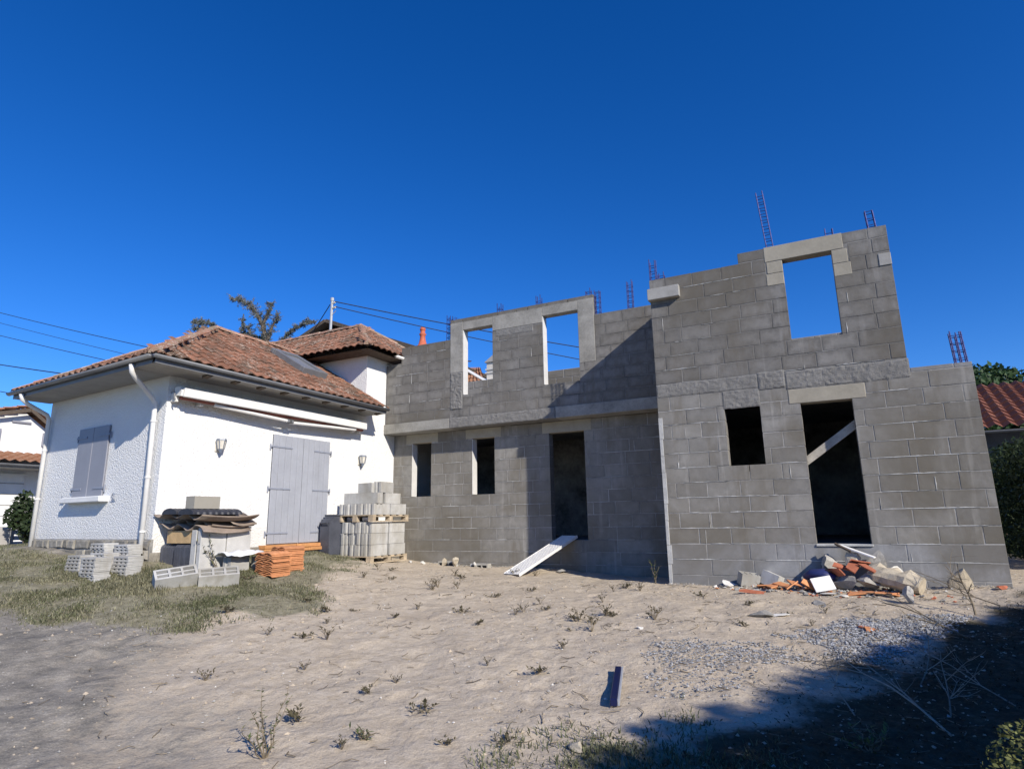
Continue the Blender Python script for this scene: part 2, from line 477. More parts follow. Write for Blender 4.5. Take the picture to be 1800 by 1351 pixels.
for _k in range(16):                # tracks of footprints across the loose sand
    _x, _y, _a = _fr.uniform(-6.5, 0.5), _fr.uniform(3.2, 8.5), _fr.uniform(0, 6.28)
    for _s in range(_fr.randint(5, 10)):
        _a += _fr.uniform(-.25, .25); _x += math.cos(_a) * .36; _y += math.sin(_a) * .36
        _o = .09 * (1 if _s % 2 else -1)
        STEPS.append((_x - math.sin(_a) * _o, _y + math.cos(_a) * _o, math.cos(_a), math.sin(_a), _fr.uniform(.008, .020)))
_grid = {}
for _i, _q in enumerate(STEPS): _grid.setdefault((int(_q[0] // 1), int(_q[1] // 1)), []).append(_i)
def Gsteps(x, y):
    h = 0.0; cx_, cy_ = int(x // 1), int(y // 1)
    for i in (-1, 0, 1):
        for j in (-1, 0, 1):
            for k in _grid.get((cx_ + i, cy_ + j), ()):
                px, py, c, s, dp = STEPS[k]
                u = ((x - px) * c + (y - py) * s) / .15; v = (-(x - px) * s + (y - py) * c) / .075
                d = u * u + v * v
                if d < 4: h += dp * (-math.exp(-d * 1.6) + .45 * math.exp(-(math.sqrt(d) - 1.25) ** 2 * 7))
    return h
def G(x, y): return Gbase(x, y) + (Grelief(x, y) + Gsteps(x, y) if -24 < x < 9 and -2 < y < 19 else 0.0)

GRASS = [(-30, 9.5), (-16, 9), (-12.5, 6.2), (-9.2, 6.05), (-9.2, 9.9), (-8.4, 9.6), (-7.75, 9.2), (-7.3, 8.0), (-6.7, 6.9), (-6.05, 5.6), (-6.35, 4.7), (-7.6, 4.0), (-9.3, 3.9), (-11.5, 4.4), (-20, 6), (-30, 7)]
def inpoly(x, y, P):
    c = False; j = len(P) - 1
    for i in range(len(P)):
        if (P[i][1] > y) != (P[j][1] > y) and x < (P[j][0] - P[i][0]) * (y - P[i][1]) / (P[j][1] - P[i][1]) + P[i][0]: c = not c
        j = i
    return c
def edge_dist(x, y, P):
    d = 1e9
    for i in range(len(P)):
        a, b = Vector(P[i]), Vector(P[i - 1]); p = Vector((x, y))
        t = max(0, min(1, (p - a).dot(b - a) / max(1e-9, (b - a).length_squared)))
        d = min(d, (p - a - (b - a) * t).length)
    return d
def sstep(a, b, x):
    t = max(0, min(1, (x - a) / (b - a))); return t * t * (3 - 2 * t)
def grass_w(x, y):
    d = edge_dist(x, y, GRASS) * (1 if inpoly(x, y, GRASS) else -1)
    d += 0.55 * noise.noise(Vector((x * 1.3, y * 1.3, 5.5))) + 0.25 * noise.noise(Vector((x * 4, y * 4, 2.5)))
    return sstep(-0.35, 0.4, d)
def grass2_w(x, y):          # scrubby green at the photographer's feet, towards the hedge
    d = 1.0 - math.hypot((x + 0.95) / 1.25, (y - 3.7) / 1.0)
    d += 0.5 * noise.noise(Vector((x * 2.3, y * 2.3, 7.5)))
    return sstep(-0.1, 0.5, d)
def grey_w(x, y):
    s_ = ((x + 3.4) * -2.0 + (y - 2.9) * -2.4) / 3.12
    s_ += 0.9 * noise.noise(Vector((x * 0.8, y * 0.8, 8.5))) + 0.3 * noise.noise(Vector((x * 3, y * 3, 1.5)))
    return 0.85 * sstep(-0.9, 2.2, s_)
def shade_soil_w(x, y):          # scrubby ground, painted dark along the foreground shadow to deepen it
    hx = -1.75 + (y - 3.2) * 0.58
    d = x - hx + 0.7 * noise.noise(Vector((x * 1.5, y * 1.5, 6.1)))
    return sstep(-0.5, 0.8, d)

def axis(lo, hi, step, far):
    a = list(np.arange(lo, hi + 1e-6, step))
    s_, x = step, a[-1]
    while x < far:
        s_ *= 1.35; x += s_; a.append(x)
    s_, x = step, a[0]
    while x > -far:
        s_ *= 1.35; x -= s_; a.insert(0, x)
    return a
xs = axis(-12.5, 3.5, 0.058, 900); ys = axis(1.6, 12.0, 0.058, 900)
gm = MB(); zon = []
nx = len(xs)
for y in ys:
    for x in xs:
        gm.v.append((x, y, G(x, y)))
        if -32 < x < 9 and 0 < y < 19: zon.append((grey_w(x, y), max(grass_w(x, y), 0.8 * grass2_w(x, y)), shade_soil_w(x, y), 1.0))
        else: zon.append((0.3, 0.7, 0.0, 1.0))
for j in range(len(ys) - 1):
    for i in range(nx - 1):
        gm.f.append((j * nx + i, j * nx + i + 1, (j + 1) * nx + i + 1, (j + 1) * nx + i))
gme = bpy.data.meshes.new('ground')
gme.from_pydata(gm.v, [], gm.f)
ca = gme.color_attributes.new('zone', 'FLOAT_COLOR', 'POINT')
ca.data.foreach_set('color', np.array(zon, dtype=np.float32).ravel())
gme.polygons.foreach_set('use_smooth', [True] * len(gme.polygons))
def ground_mat():
    mt, t, b = nodes_of('ground')
    p = pos_n(t)
    at = N(t, 'ShaderNodeAttribute', attribute_name='zone')
    sp = N(t, 'ShaderNodeSeparateColor'); L(t, at.outputs['Color'], sp.inputs[0])
    n1 = noise_n(t, 1.5, 6, 0.6, p); n2 = noise_n(t, 11, 6, 0.65, p); n3 = noise_n(t, 90, 4, 0.7, p); n4 = noise_n(t, 4.2, 5, 0.6, p, 0.15)
    sand = ramp_n(t, n2.outputs[0], ((0.28, (0.42, 0.35, 0.265)), (0.5, (0.505, 0.43, 0.335)), (0.75, (0.575, 0.50, 0.405)))).outputs[0]
    damp = ramp_n(t, n1.outputs[0], ((0.50, 0.0), (0.68, 0.40))).outputs[0]
    sand = mix_n(t, damp, sand, (0.39, 0.32, 0.24))
    crumb = ramp_n(t, n4.outputs[0], ((0.60, 0.0), (0.70, 0.5))).outputs[0]
    sand = mix_n(t, crumb, sand, (0.34, 0.275, 0.20))
    speck = ramp_n(t, n3.outputs[0], ((0.30, 0.72), (0.60, 1.10))).outputs[0]
    grey = ramp_n(t, n4.outputs[0], ((0.35, (0.22, 0.205, 0.18)), (0.55, (0.34, 0.31, 0.265)), (0.72, (0.45, 0.41, 0.35)))).outputs[0]
    vg = N(t, 'ShaderNodeTexVoronoi'); vg.inputs['Scale'].default_value = 55.0; L(t, p, vg.inputs['Vector'])
    gst = ramp_n(t, vg.outputs['Distance'], ((0.0, 1.15), (0.55, 0.6))).outputs[0]
    grey = mix_n(t, 0.55, grey, mix_n(t, 1.0, grey, gst, 'MULTIPLY'))
    soil = ramp_n(t, n2.outputs[0], ((0.3, (0.165, 0.15, 0.10)), (0.55, (0.255, 0.235, 0.165)), (0.75, (0.34, 0.31, 0.23)))).outputs[0]
    shade_soil = ramp_n(t, n2.outputs[0], ((0.3, (0.035, 0.032, 0.022)), (0.55, (0.075, 0.066, 0.043)), (0.75, (0.15, 0.128, 0.088)))).outputs[0]  # near-black soil tone, shade painted into the right foreground
    def edge(sock, k=0.5):
        v = math_n(t, 'ADD', sock, math_n(t, 'MULTIPLY_ADD', n2.outputs[0], k, -k / 2))
        return ramp_n(t, v, ((0.30, 0.0), (0.70, 1.0))).outputs[0]
    c = mix_n(t, edge(sp.outputs[0], 0.9), sand, grey)
    c = mix_n(t, edge(sp.outputs[1], 0.9), c, soil)
    c = mix_n(t, edge(sp.outputs[2], 0.9), c, shade_soil)
    c = mix_n(t, 0.8, c, mix_n(t, 1.0, c, speck, 'MULTIPLY'))
    L(t, c, b.inputs['Base Color'])
    b.inputs['Roughness'].default_value = 0.97
    b.inputs['Specular IOR Level'].default_value = 0.1
    h = math_n(t, 'ADD', math_n(t, 'MULTIPLY', n2.outputs[0], 1.0), math_n(t, 'MULTIPLY', n3.outputs[0], 0.22))
    h = math_n(t, 'ADD', h, math_n(t, 'MULTIPLY', n4.outputs[0], 1.2))
    bump_n(t, h, 0.55, 0.05, b)
ground_mat()
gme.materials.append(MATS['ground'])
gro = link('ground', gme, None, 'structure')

# ------------------------------------------------------------------ unfinished block building
BB = thing('block_building', 'unfinished two-storey house extension of bare grey concrete blocks with open window holes', 'building', (0, 0, -1.0))
def sub(name, bm, mat, parent=BB, smooth=False, kind=None):
    return bm.build(name, mat, parent, smooth, kind)
T = 0.20
def spans_minus(x0, x1, cuts):
    out = [(x0, x1)]
    for a, b in cuts:
        nxt = []
        for p, q in out:
            if b <= p or a >= q: nxt.append((p, q)); continue
            if a > p: nxt.append((p, a))
            if b < q: nxt.append((b, q))
        out = nxt
    return out
def core(y0, y1, spans_z, holes, inset=0.0035, axis_=0):
    """mortar body: (x0,x1,z0,z1) rectangles minus holes, a little thinner than the blocks"""
    xsb = sorted({v for r in spans_z for v in r[:2]} | {v for h in holes for v in h[:2]})
    zsb = sorted({v for r in spans_z for v in r[2:]} | {v for h in holes for v in h[2:]})
    bm = MB()
    for i in range(len(xsb) - 1):
        zi = 0
        runs = []
        for k in range(len(zsb) - 1):
            cx, cz = (xsb[i] + xsb[i + 1]) / 2, (zsb[k] + zsb[k + 1]) / 2
            ok = any(r[0] < cx < r[1] and r[2] < cz < r[3] for r in spans_z) and not any(h[0] < cx < h[1] and h[2] < cz < h[3] for h in holes)
            if ok:
                if runs and abs(runs[-1][1] - zsb[k]) < 1e-6: runs[-1][1] = zsb[k + 1]
                else: runs.append([zsb[k], zsb[k + 1]])
        for a, b in runs:
            bm.box((xsb[i], y0 + inset, a), (xsb[i + 1], y1 - inset, b))
    return bm
IND = []      # blocks that stay individual
def lay(wall, y0, y1, x0, x1, z0, courses, pitch, holes, length=0.47, top=None, mat='block_grey', individual=True, joined=None, ztops=None, joint=0.013, seed=0, name='block'):
    rnd = random.Random(seed)
    for k in range(courses):
        za, zb = z0 + k * pitch, z0 + (k + 1) * pitch
        zc = (za + zb) / 2
        cuts = [(h[0], h[1]) for h in holes if h[2] + 0.04 < zc < h[3] - 0.04]
        if ztops:
            cuts += [(a, b) for a, b, zt in ztops if zb > zt + 0.03]
        off = (k % 2) * length / 2 + rnd.uniform(-0.05, 0.05)
        for a, b in spans_minus(x0, x1, cuts):
            js = []
            x = x0 - length + off
            while x < b:
                if a + 0.09 < x < b - 0.09: js.append(x)
                x += length * (rnd.uniform(0.96, 1.04) if rnd.random() > 0.07 else 0.6)
            xs_ = [a] + js + [b]
            for i in range(len(xs_) - 1):
                p, q = xs_[i], xs_[i + 1]
                pr = rnd.uniform(-0.0015, 0.002)
                j = joint * rnd.uniform(0.6, 1.2) / 2
                lo = (p + (j if i else 0.0), y0 - pr, za + j)
                hi = (q - (j if i < len(xs_) - 2 else 0.0), y1, zb - j)
                if individual:
                    bm = MB().cbox(lo, hi, 0.003, 0.001)
                    me = bm.mesh(name, mat); bm.fixnormals(me)
                    o = link(name, me, wall)
                else:
                    joined.cbox(lo, hi, 0.003, 0.001)

xL, xST, xR1, xR2 = -2.396, -0.919, 1.187, 1.917
YF, YL, YU, YB = 10.06, 11.808, 11.439, 15.0
ZF, ZB0, ZB1, ZT1, ZT2, ZT3 = -0.411, 1.94, 2.16, 4.03, 4.21, 2.01
HOLES_F = [(-0.267, 0.430, 2.541, 3.960), (-1.345, -0.818, 0.668, 1.650), (-0.248, 0.439, ZF, 1.639)]
# ---- front wall of the near volume
rects = [(xL, xR2, -1.5, ZB0 + 0.02), (xR1 - 0.1, xR2, 1.7, ZT3 - 0.01)]
fw = sub('front_wall', core(YF, YF + T, rects, [(a - 0.006, b + 0.006, c - 0.006, d + 0.006) for a, b, c, d in HOLES_F]), 'mortar')
LINTS = [(-0.40, 0.62, 1.639, 1.86), (-1.36, -0.80, 1.650, 1.95), (-0.52, 0.60, 3.96, 4.22)]
PATCH = [(-0.52, -0.267, 3.55, 3.96), (0.43, 0.66, 3.52, 3.96)]
hf = HOLES_F + LINTS + PATCH
pitch = (ZB0 - ZF) / 10
lay(fw, YF, YF + T, xL, xR2, ZF - 3 * pitch, 3, pitch, hf, 0.62, mat='block_base', seed=1)
lay(fw, YF, YF + T, xL, xR2, ZF, 10, pitch, hf, seed=2)
fw2 = sub('upper_front_wall', core(YF, YF + T, [(xL, xR1, ZB1 - 0.02, ZT1 - 0.012), (xST, xR1, ZT1 - 0.02, ZT2 - 0.012)], [(a - 0.006, b + 0.006, c - 0.006, d + 0.006) for a, b, c, d in HOLES_F]), 'mortar_dark')
pu = (ZT1 - ZB1) / 8
lay(fw2, YF, YF + T, xL, xR1, ZB1, 8, pu, hf, seed=3, mat='block_upper')
lay(fw2, YF, YF + T, xST, xR1, ZT1, 1, ZT2 - ZT1, hf, seed=4, mat='block_upper')
lay(fw, YF, YF + T, xR1 + 0.02, xR2, ZB0, 1, ZT3 - ZB0, [], seed=5, mat='block_base')
def smears(parent, y, x0, x1, z0, n, pitch_, holes, count, seed, vert=0.06):
    """mortar squeezed out of the joints in uneven beads"""
    r = random.Random(seed); bm_ = MB(); k = 0
    while k < count:
        v_ = r.random() < vert; row = r.randint(0, n - 1) if v_ else r.randint(0, n); z = z0 + row * pitch_; x = r.uniform(x0 + .05, x1 - .5)
        ln_ = r.uniform(.06, pitch_ * .95) if v_ else r.uniform(.12, .7)
        if any(h[0] - .06 < x + (0 if v_ else t * ln_) < h[1] + .06 and h[2] - .06 < z + (t * ln_ if v_ else 0) < h[3] + .06 for h in holes for t in (0, .5, 1)): continue
        if not v_ and x + ln_ > x1: continue
        k += 1
        m_ = max(3, int(ln_ / .04)); vs = []; hw = r.uniform(.003, .009)
        for i in range(m_ + 1):
            t = i / m_; e = noise.noise(Vector((x * 9 + i * .9, z * 5, seed))); w_ = hw * (1 + e) * math.sin(math.pi * (.12 + .76 * t))
            dd_ = .005 + .004 * abs(e)
            for q, dy in ((-1, .003), (-.3, -dd_), (.6, -dd_ * .7), (1, .003)):
                vs.append((x + q * w_ + .003 * e, y + dy, z + t * ln_) if v_ else (x + t * ln_, y + dy, z + q * w_ + .003 * e))
        bm_.add(vs, [(i * 4 + j, i * 4 + j + 1, i * 4 + j + 5, i * 4 + j + 4) for i in range(m_) for j in range(3)])
    return bm_.build('mortar_smear', 'lime', parent, kind='stuff')
smears(fw, YF, xL, xR2, ZF - pitch, 10, pitch, hf, 110, 1)
smears(fw2, YF, xL, xR1, ZB1, 7, pu, hf, 26, 2, .08)
# pale mortar bead running up the corner
bm = MB()
z = -1.05
while z < 1.6:
    h = random.uniform(0.25, 0.5)
    bm.cbox((xL - 0.004, YF - 0.006, z), (xL + random.uniform(0.045, 0.075), YF + 0.05, min(z + h - 0.004, 1.6)), 0.004, 0.002)
    z += h
sub('corner_mortar', bm, 'lime')

def rough_slab(a, b, amp, nu=30, nv=4, seed=0, face=1):
    """a cast or hacked concrete piece with an uneven front (-y) face"""
    (x0, y0, z0), (x1, y1, z1) = a, b
    nu = max(2, int((x1 - x0) / 0.022)); nv = max(2, int((z1 - z0) / 0.022))
    vs, fs = [], []
    for j in range(nv + 1):
        for i in range(nu + 1):
            x = x0 + (x1 - x0) * i / nu; z = z0 + (z1 - z0) * j / nv
            e = noise.fractal(Vector((x * 16 + seed, z * 19, seed)), 0.8, 2.1, 3) * (.55 + .9 * abs(noise.noise(Vector((x * 3, z * 3, seed)))))
            y = y0 - amp * 0.25 - amp * 0.5 * e
            if i in (0, nu) or j in (0, nv): y = y0 + 0.002 + 0.004 * abs(e)
            zz = z + (amp * 0.5 * e if j in (0, nv) else 0)
            vs.append((x, y, zz))
    for j in range(nv):
        for i in range(nu):
            k = j * (nu + 1) + i
            fs.append((k, k + 1, k + nu + 2, k + nu + 1))
    n0 = len(vs)
    m_ = MB().add(vs, fs)
    m_.box((x0 + 0.001, y0 + 0.012, z0 + 0.004), (x1 - 0.001, y1, z1 - 0.004))
    return m_
# cast band between the storeys
sub('concrete_band', rough_slab((xL, YF - 0.004, ZB0), (-0.81, YF + T, ZB1), 0.016, seed=3), 'concrete_rough')
sub('concrete_band', rough_slab((-0.808, YF - 0.010, ZB0 - 0.03), (-0.42, YF + T, ZB1 + 0.02), 0.022, seed=5), 'concrete_rough')
sub('concrete_band', rough_slab((-0.418, YF - 0.004, 1.865), (xR1 + 0.015, YF + T, ZB1 - 0.015), 0.018, seed=8), 'concrete_rough')
def slab(name, a, b, mat, ch=0.006): return sub(name, MB().cbox(a, b, ch, 0.001), mat)
slab('lintel', (-0.40, YF - 0.005, 1.641), (0.62, YF + T, 1.858), 'concrete_tan')['label'] = 'tan concrete lintel over the doorway'
sub('lintel', rough_slab((-1.36, YF - 0.004, 1.652), (-0.80, YF + T, 1.938), 0.014, seed=13), 'concrete_rough')
slab('lintel', (-0.52, YF - 0.005, 3.962), (0.60, YF + T, 4.215), 'concrete_tan')
slab('jamb_patch', (-0.52, YF - 0.004, 3.56), (-0.268, YF + T - 0.01, 3.755), 'concrete_tan')
slab('jamb_patch', (-0.50, YF - 0.004, 3.76), (-0.268, YF + T - 0.01, 3.955), 'concrete_tan')
slab('jamb_patch', (0.431, YF - 0.004, 3.53), (0.67, YF + T - 0.01, 3.73), 'concrete_tan')
slab('jamb_patch', (0.431, YF - 0.004, 3.735), (0.64, YF + T - 0.01, 3.955), 'concrete_tan')
slab('jutting_lintel', (-2.42, YF - 0.105, 3.635), (-1.885, YF + 0.05, 3.835), 'concrete_weathered')['label'] = 'pale concrete lintel end jutting from the upper corner'
slab('patch_block', (1.03, YF - 0.012, 3.575), (1.190, YF + T, 3.765), 'concrete_weathered')
slab('door_sill', (-0.26, YF - 0.02, ZF - 0.035), (0.455, YF + T + 0.05, ZF - 0.002), 'lime')
# ---- recessed ground-floor wall
HOLES_L = [(-8.678, -8.135, 0.557, 1.791), (-7.031, -6.461, 0.557, 1.791), (-5.143, -4.361, ZF, 1.768)]
rw = sub('recessed_wall', core(YL, YL + T, [(-9.21, xL + 0.05, -1.5, 2.0)], [(a - 0.006, b + 0.006, c - 0.006, d + 0.006) for a, b, c, d in HOLES_L]), 'mortar')
LL = [(-8.85, -7.95, 1.791, 2.02), (-7.20, -6.29, 1.791, 2.02), (-5.30, -4.20, 1.768, 2.02)]
joinl = MB()
pl = (2.01 - ZF) / 10
lay(rw, YL, YL + T, -9.205, xL, ZF - 3 * pl, 3, pl, HOLES_L, 1.2, mat='block_base', seed=11, individual=False, joined=joinl)
for w in range(2):
    lay(rw, YL, YL + T, (-9.205, -5.143)[w], (-5.143, xL)[w], ZF, 10, pl, HOLES_L + LL, seed=12 + w, individual=(w == 0), joined=joinl)
jo = joinl.build('block_field', 'block_grey', None, kind='stuff'); jo.parent = rw
for (a, b, c, d), mt_ in zip(LL, ('concrete_tan', 'concrete_tan', 'concrete_tan')):
    slab('lintel', (a, YL - 0.004, c + 0.002), (b, YL + T, d - 0.012), mt_)
smears(rw, YL, -8.6, xL, ZF - pl, 11, pl, HOLES_L + LL, 60, 3)
# ---- projecting upper storey of the recessed part
HOLES_U = [(-7.045, -6.282, 2.741, 4.242), (-5.062, -4.259, 2.741, 4.242)]
ZE = 2.235
XL2 = xL + 0.0
rectu = [(-9.195, -8.765, ZE - .02, 3.68), (-8.765, -7.384, ZE - .02, 3.99), (-7.384, -3.90, ZE - .02, 4.43), (-3.90, XL2, ZE - .02, 4.08)]
uw = sub('upper_wall', core(YU, YU + T, rectu, [(a - 0.006, b + 0.006, c - 0.006, d + 0.006) for a, b, c, d in HOLES_U]), 'mortar_dark')
CONC_U = [(-7.384, -7.045, 2.30, 4.45), (-4.259, -3.905, 3.10, 4.45), (-7.05, -4.25, 4.242, 4.45), (-6.282, -5.062, 4.10, 4.45), (-6.20, -5.28, 3.93, 4.10)]
joinu = MB()
lay(uw, YU, YU + T, -9.19, XL2, ZE, 10, 0.2295, HOLES_U + CONC_U, seed=21, individual=False, joined=joinu,
    ztops=[(-9.3, -8.765, 3.70), (-8.765, -7.384, 4.09), (-3.905, -2.0, 4.09)])
jo = joinu.build('block_field', 'block_upper', None, kind='stuff'); jo.parent = uw
smears(uw, YU, -9.1, -3.95, ZE, 7, 0.2295, HOLES_U + CONC_U, 30, 4)
slab('column', (-7.384, YU - 0.006, 3.27), (-7.047, YU + T, 4.440), 'concrete')
sub('column_foot', rough_slab((-7.384, YU - 0.004, 2.42), (-7.06, YU + T, 3.27), 0.030, seed=31), 'concrete_rough')
slab('column', (-4.257, YU - 0.006, 3.10), (-3.905, YU + T, 4.449), 'concrete')
slab('lintel', (-7.046, YU - 0.005, 4.244), (-6.283, YU + T, 4.436), 'concrete')
slab('lintel', (-5.061, YU - 0.005, 4.244), (-4.258, YU + T, 4.446), 'concrete')
slab('lintel', (-6.281, YU - 0.005, 4.102), (-5.063, YU + T, 4.442), 'concrete')
sub('rough_patch', rough_slab((-6.20, YU - 0.004, 3.945), (-5.28, YU + T, 4.098), 0.014, seed=41), 'concrete_rough')
# smooth pale linings on the jambs that face the sun
for (hx, hz0, hz1, hy) in ((-8.678, .557, 1.791, YL), (-7.031, .557, 1.791, YL), (-7.045, 2.741, 4.242, YU), (-5.062, 2.741, 4.242, YU)):
    slab('jamb_lining', (hx - .004, hy + .004, hz0 + .003), (hx + .012, hy + T - .004, hz1 - .003), 'concrete_lime', .003)
# cast edge beam under the upper storey: smooth at first, hacked rough in the middle
slab('edge_beam', (-9.25, YU - 0.03, 2.01), (-7.4, YL + 0.1, ZE), 'concrete')
sub('edge_beam', rough_slab((-7.398, YU - 0.028, 2.012), (-4.83, YL + 0.1, ZE), 0.016, seed=51), 'concrete_rough')
slab('edge_beam', (-4.828, YU - 0.012, 2.012), (xL, YL + 0.1, ZE + 0.01), 'concrete')
# ---- slabs, side and rear walls that close the volume
slab('floor_slab', (-9.2, YL + 0.21, ZF - 0.2), (xL + 0.1, YB, ZF - 0.006), 'slab_dark')
slab('floor_slab', (xL + 0.01, YF + T + 0.002, ZF - 0.2), (xR2 - T, YB, ZF - 0.01), 'slab_dark')
slab('upper_floor', (-9.2, YL + 0.11, 2.02), (xL - 0.002, YB, 2.19), 'slab_dark')
slab('upper_floor', (xL + 0.002, YF + T + 0.004, 1.97), (xR1 - 0.01, YB, 2.14), 'slab_dark')
slab('wing_roof_slab', (xR1 - 0.008, YF + T + 0.004, 1.80), (xR2 - 0.01, YB, 1.985), 'slab_dark')
bm = MB().box((xL + 0.004, YF + T, -1.4), (xL + T, YB, 1.968)); bm.box((xL + 0.004, YF + T, 2.145), (xL + T, YB, ZT1 - 0.02))
sw = sub('side_wall', bm, 'mortar')
jn = MB()
for k in range(23):
    z0_ = -1.1 + k * 0.2235; yy = YF + T + (k % 2) * 0.23
    if 1.9 < z0_ < 2.1: continue
    if k % 2: jn.cbox((xL - 0.003, YF + T + 0.004, z0_), (xL + T + 0.003, YF + T + 0.22, z0_ + 0.213), 0.006)
    while yy < YB - 0.3:
        jn.cbox((xL - 0.003, yy + 0.006, z0_), (xL + T + 0.003, yy + 0.455, z0_ + 0.213), 0.006); yy += 0.465
jo = jn.build('block_field', 'block_grey', None, kind='stuff'); jo.parent = sw
bm = MB().box((xR2 - T, YF + T, -1.4), (xR2 - 0.003, YB, ZT3 - 0.01)); bm.box((xR1 - T, YF + T, 2.145), (xR1 - 0.003, YB, 4.19))
sub('side_wall', bm, 'mortar')
bm = MB().box((-12.0, YB, -1.4), (xR2, YB + T, 2.0)); bm.box((-12.0, YB, 2.0), (xR1, YB + T, 3.95))
rr = sub('rear_wall', bm, 'mortar')
jn = MB()
for k in range(8):
    x = -10.5 + (k % 2) * 0.23
    while x < 0.9:
        jn.cbox((x + 0.006, YB - 0.007, 2.2 + k * 0.219), (x + 0.46, YB + T + 0.006, 2.2 + k * 0.219 + 0.21), 0.006); x += 0.47
jo = jn.build('block_field', 'block_grey', None, kind='stuff'); jo.parent = rr
# ---- reinforcement cages standing out of the walls
def cage(x, y, z0, z1, top_dx=0.0, w=0.10, d=0.09, rods=4):
    bm = MB()
    pts = [(-w / 2, -d / 2), (w / 2, -d / 2), (w / 2, d / 2), (-w / 2, d / 2)]
    if rods == 6: pts += [(0, -d / 2), (0, d / 2)]
    H = z1 - z0
    def P(px, py, z): return (x + px + top_dx * (z - z0) / H, y + py, z)
    for px, py in pts:
        bm.tube([P(px, py, z0 - 0.06), P(px + random.uniform(-.004, .004), py, z1 + random.uniform(-.04, .03))], 0.009, 5)
    z = z0 + 0.06
    while z < z1 - 0.02:
        ring = [P(px * 1.08, py * 1.08, z + random.uniform(-.008, .008)) for px, py in pts[:4]]
        bm.tube(ring + [ring[0]], 0.006, 4); z += 0.11
    sub('rebar_cage', bm, 'rebar')
for a in ((-7.47, YU + .1, 4.09, 4.68), (-7.30, YU + .1, 4.44, 4.62), (-6.13, YU + .1, 4.44, 4.72), (-5.17, YU + .1, 4.44, 4.73), (-4.03, YU + .1, 4.44, 4.67), (-3.84, YU + .1, 4.08, 4.62), (-3.15, YU + .1, 4.08, 4.70), (-2.34, YF + .1, 4.03, 4.43), (-2.20, YF + .1, 4.03, 4.16), (0.44, YF + .1, 4.21, 4.35), (1.02, YF + .1, 4.21, 4.53, -.02)):
    cage(*a)
cage(-0.42, YF + .1, 4.21, 5.26, -0.075)
cage(1.82, YF + .1, 2.01, 2.45, -0.02, 0.13, 0.10, 6)

# ------------------------------------------------------------------ white house
WH = thing('white_house', 'low white roughcast house with hipped red tile roof and grey shutters', 'house', (-9.2, 6.0, -0.55))
X0, YC, X1 = -9.22, 6.02, -13.22
SK = math.radians(-4.5)
def skew(o):        # the end wall is not square to the long wall
    o.matrix_basis = Matrix.Translation((X0, YC, 0)) @ Matrix.Rotation(SK, 4, 'Z') @ Matrix.Translation((-X0, -YC, 0))
    return o
def skp(x, y, z): return Matrix.Translation((X0, YC, 0)) @ Matrix.Rotation(SK, 4, 'Z') @ Vector((x - X0, y - YC, z))
YT = 10.748
WT = 2.43                                        # wall head
def hsub(name, bm, mat, parent=WH, smooth=False, kind=None): return bm.build(name, mat, parent, smooth, kind)
bm = MB().box((X1, YC, -0.9), (X0, YC + 0.3, WT))
skew(hsub('end_wall', bm, 'roughcast'))
bm = MB().box((X0 - 0.3, YC + 0.301, -0.9), (X0 - 0.001, YB - 0.01, WT)); bm.box((X1, YC + 0.75, -0.9), (X1 + 0.3, 18, WT))
hsub('long_wall', bm, 'roughcast')
# tower: rises through the roof
bm = MB().box((-13.2, YT, WT + 0.001), (X0 - 0.001, YT + 0.3, 3.98)); bm.box((X0 - 0.3, YT + 0.301, WT + 0.001), (X0 - 0.001, 13.4, 3.98))
hsub('tower_wall', bm, 'roughcast')
# stone base course of the end wall, stone by stone
bm = MB().box((X1 - 0.01, YC - 0.035, -0.95), (X0 + 0.005, YC + 0.02, -0.20))
stb = skew(hsub('stone_base', bm, 'mortar'))
def zjoint(row, x):
    return -0.205 - row * 0.15 + (0.03 * noise.noise(Vector((x * 3.1, row * 7.7, 0.5))) if row else 0.0)
sd = 0
for row in range(4):
    x = X1 + 0.01
    while x < X0 - 0.04:
        w = random.uniform(0.15, 0.46)
        if X0 - x - w < 0.12: w = X0 - x
        g_ = 0.009; sd += 1
        xa, xb = x + g_, x + w - g_
        ja, jb = random.uniform(-.025, .025), random.uniform(-.025, .025)
        poly = [(xa - ja, zjoint(row + 1, xa) + g_), ((xa + xb) / 2 + ja, zjoint(row + 1, (xa + xb) / 2) + g_), (xb - jb, zjoint(row + 1, xb) + g_), (xb + jb, zjoint(row, xb) - g_), ((xa + xb) / 2 - jb, zjoint(row, (xa + xb) / 2) - g_), (xa + ja, zjoint(row, xa) - g_)]
        d_ = random.uniform(.012, .035); yy = YC - 0.036
        cx_, cz_ = (xa + xb) / 2, (zjoint(row, x) + zjoint(row + 1, x)) / 2
        vs = [(p, yy + .02, q) for p, q in poly] + [(p, yy - d_ * .6, q) for p, q in poly] + [(cx_ + (p - cx_) * .8, yy - d_ - random.uniform(0, .008), cz_ + (q - cz_) * .72) for p, q in poly]
        n = 6
        fs = [(i, (i + 1) % n, n + (i + 1) % n, n + i) for i in range(n)] + [(n + i, n + (i + 1) % n, 2 * n + (i + 1) % n, 2 * n + i) for i in range(n)] + [tuple(range(2 * n, 3 * n))]
        hsub('stone', MB().add(vs, fs), 'stone', stb)
        x += w
bm = MB().box((X0 - 0.004, YC - 0.03, -0.95), (X0 + 0.02, 8.1, -0.40))
hsub('stone_base', bm, 'stone')

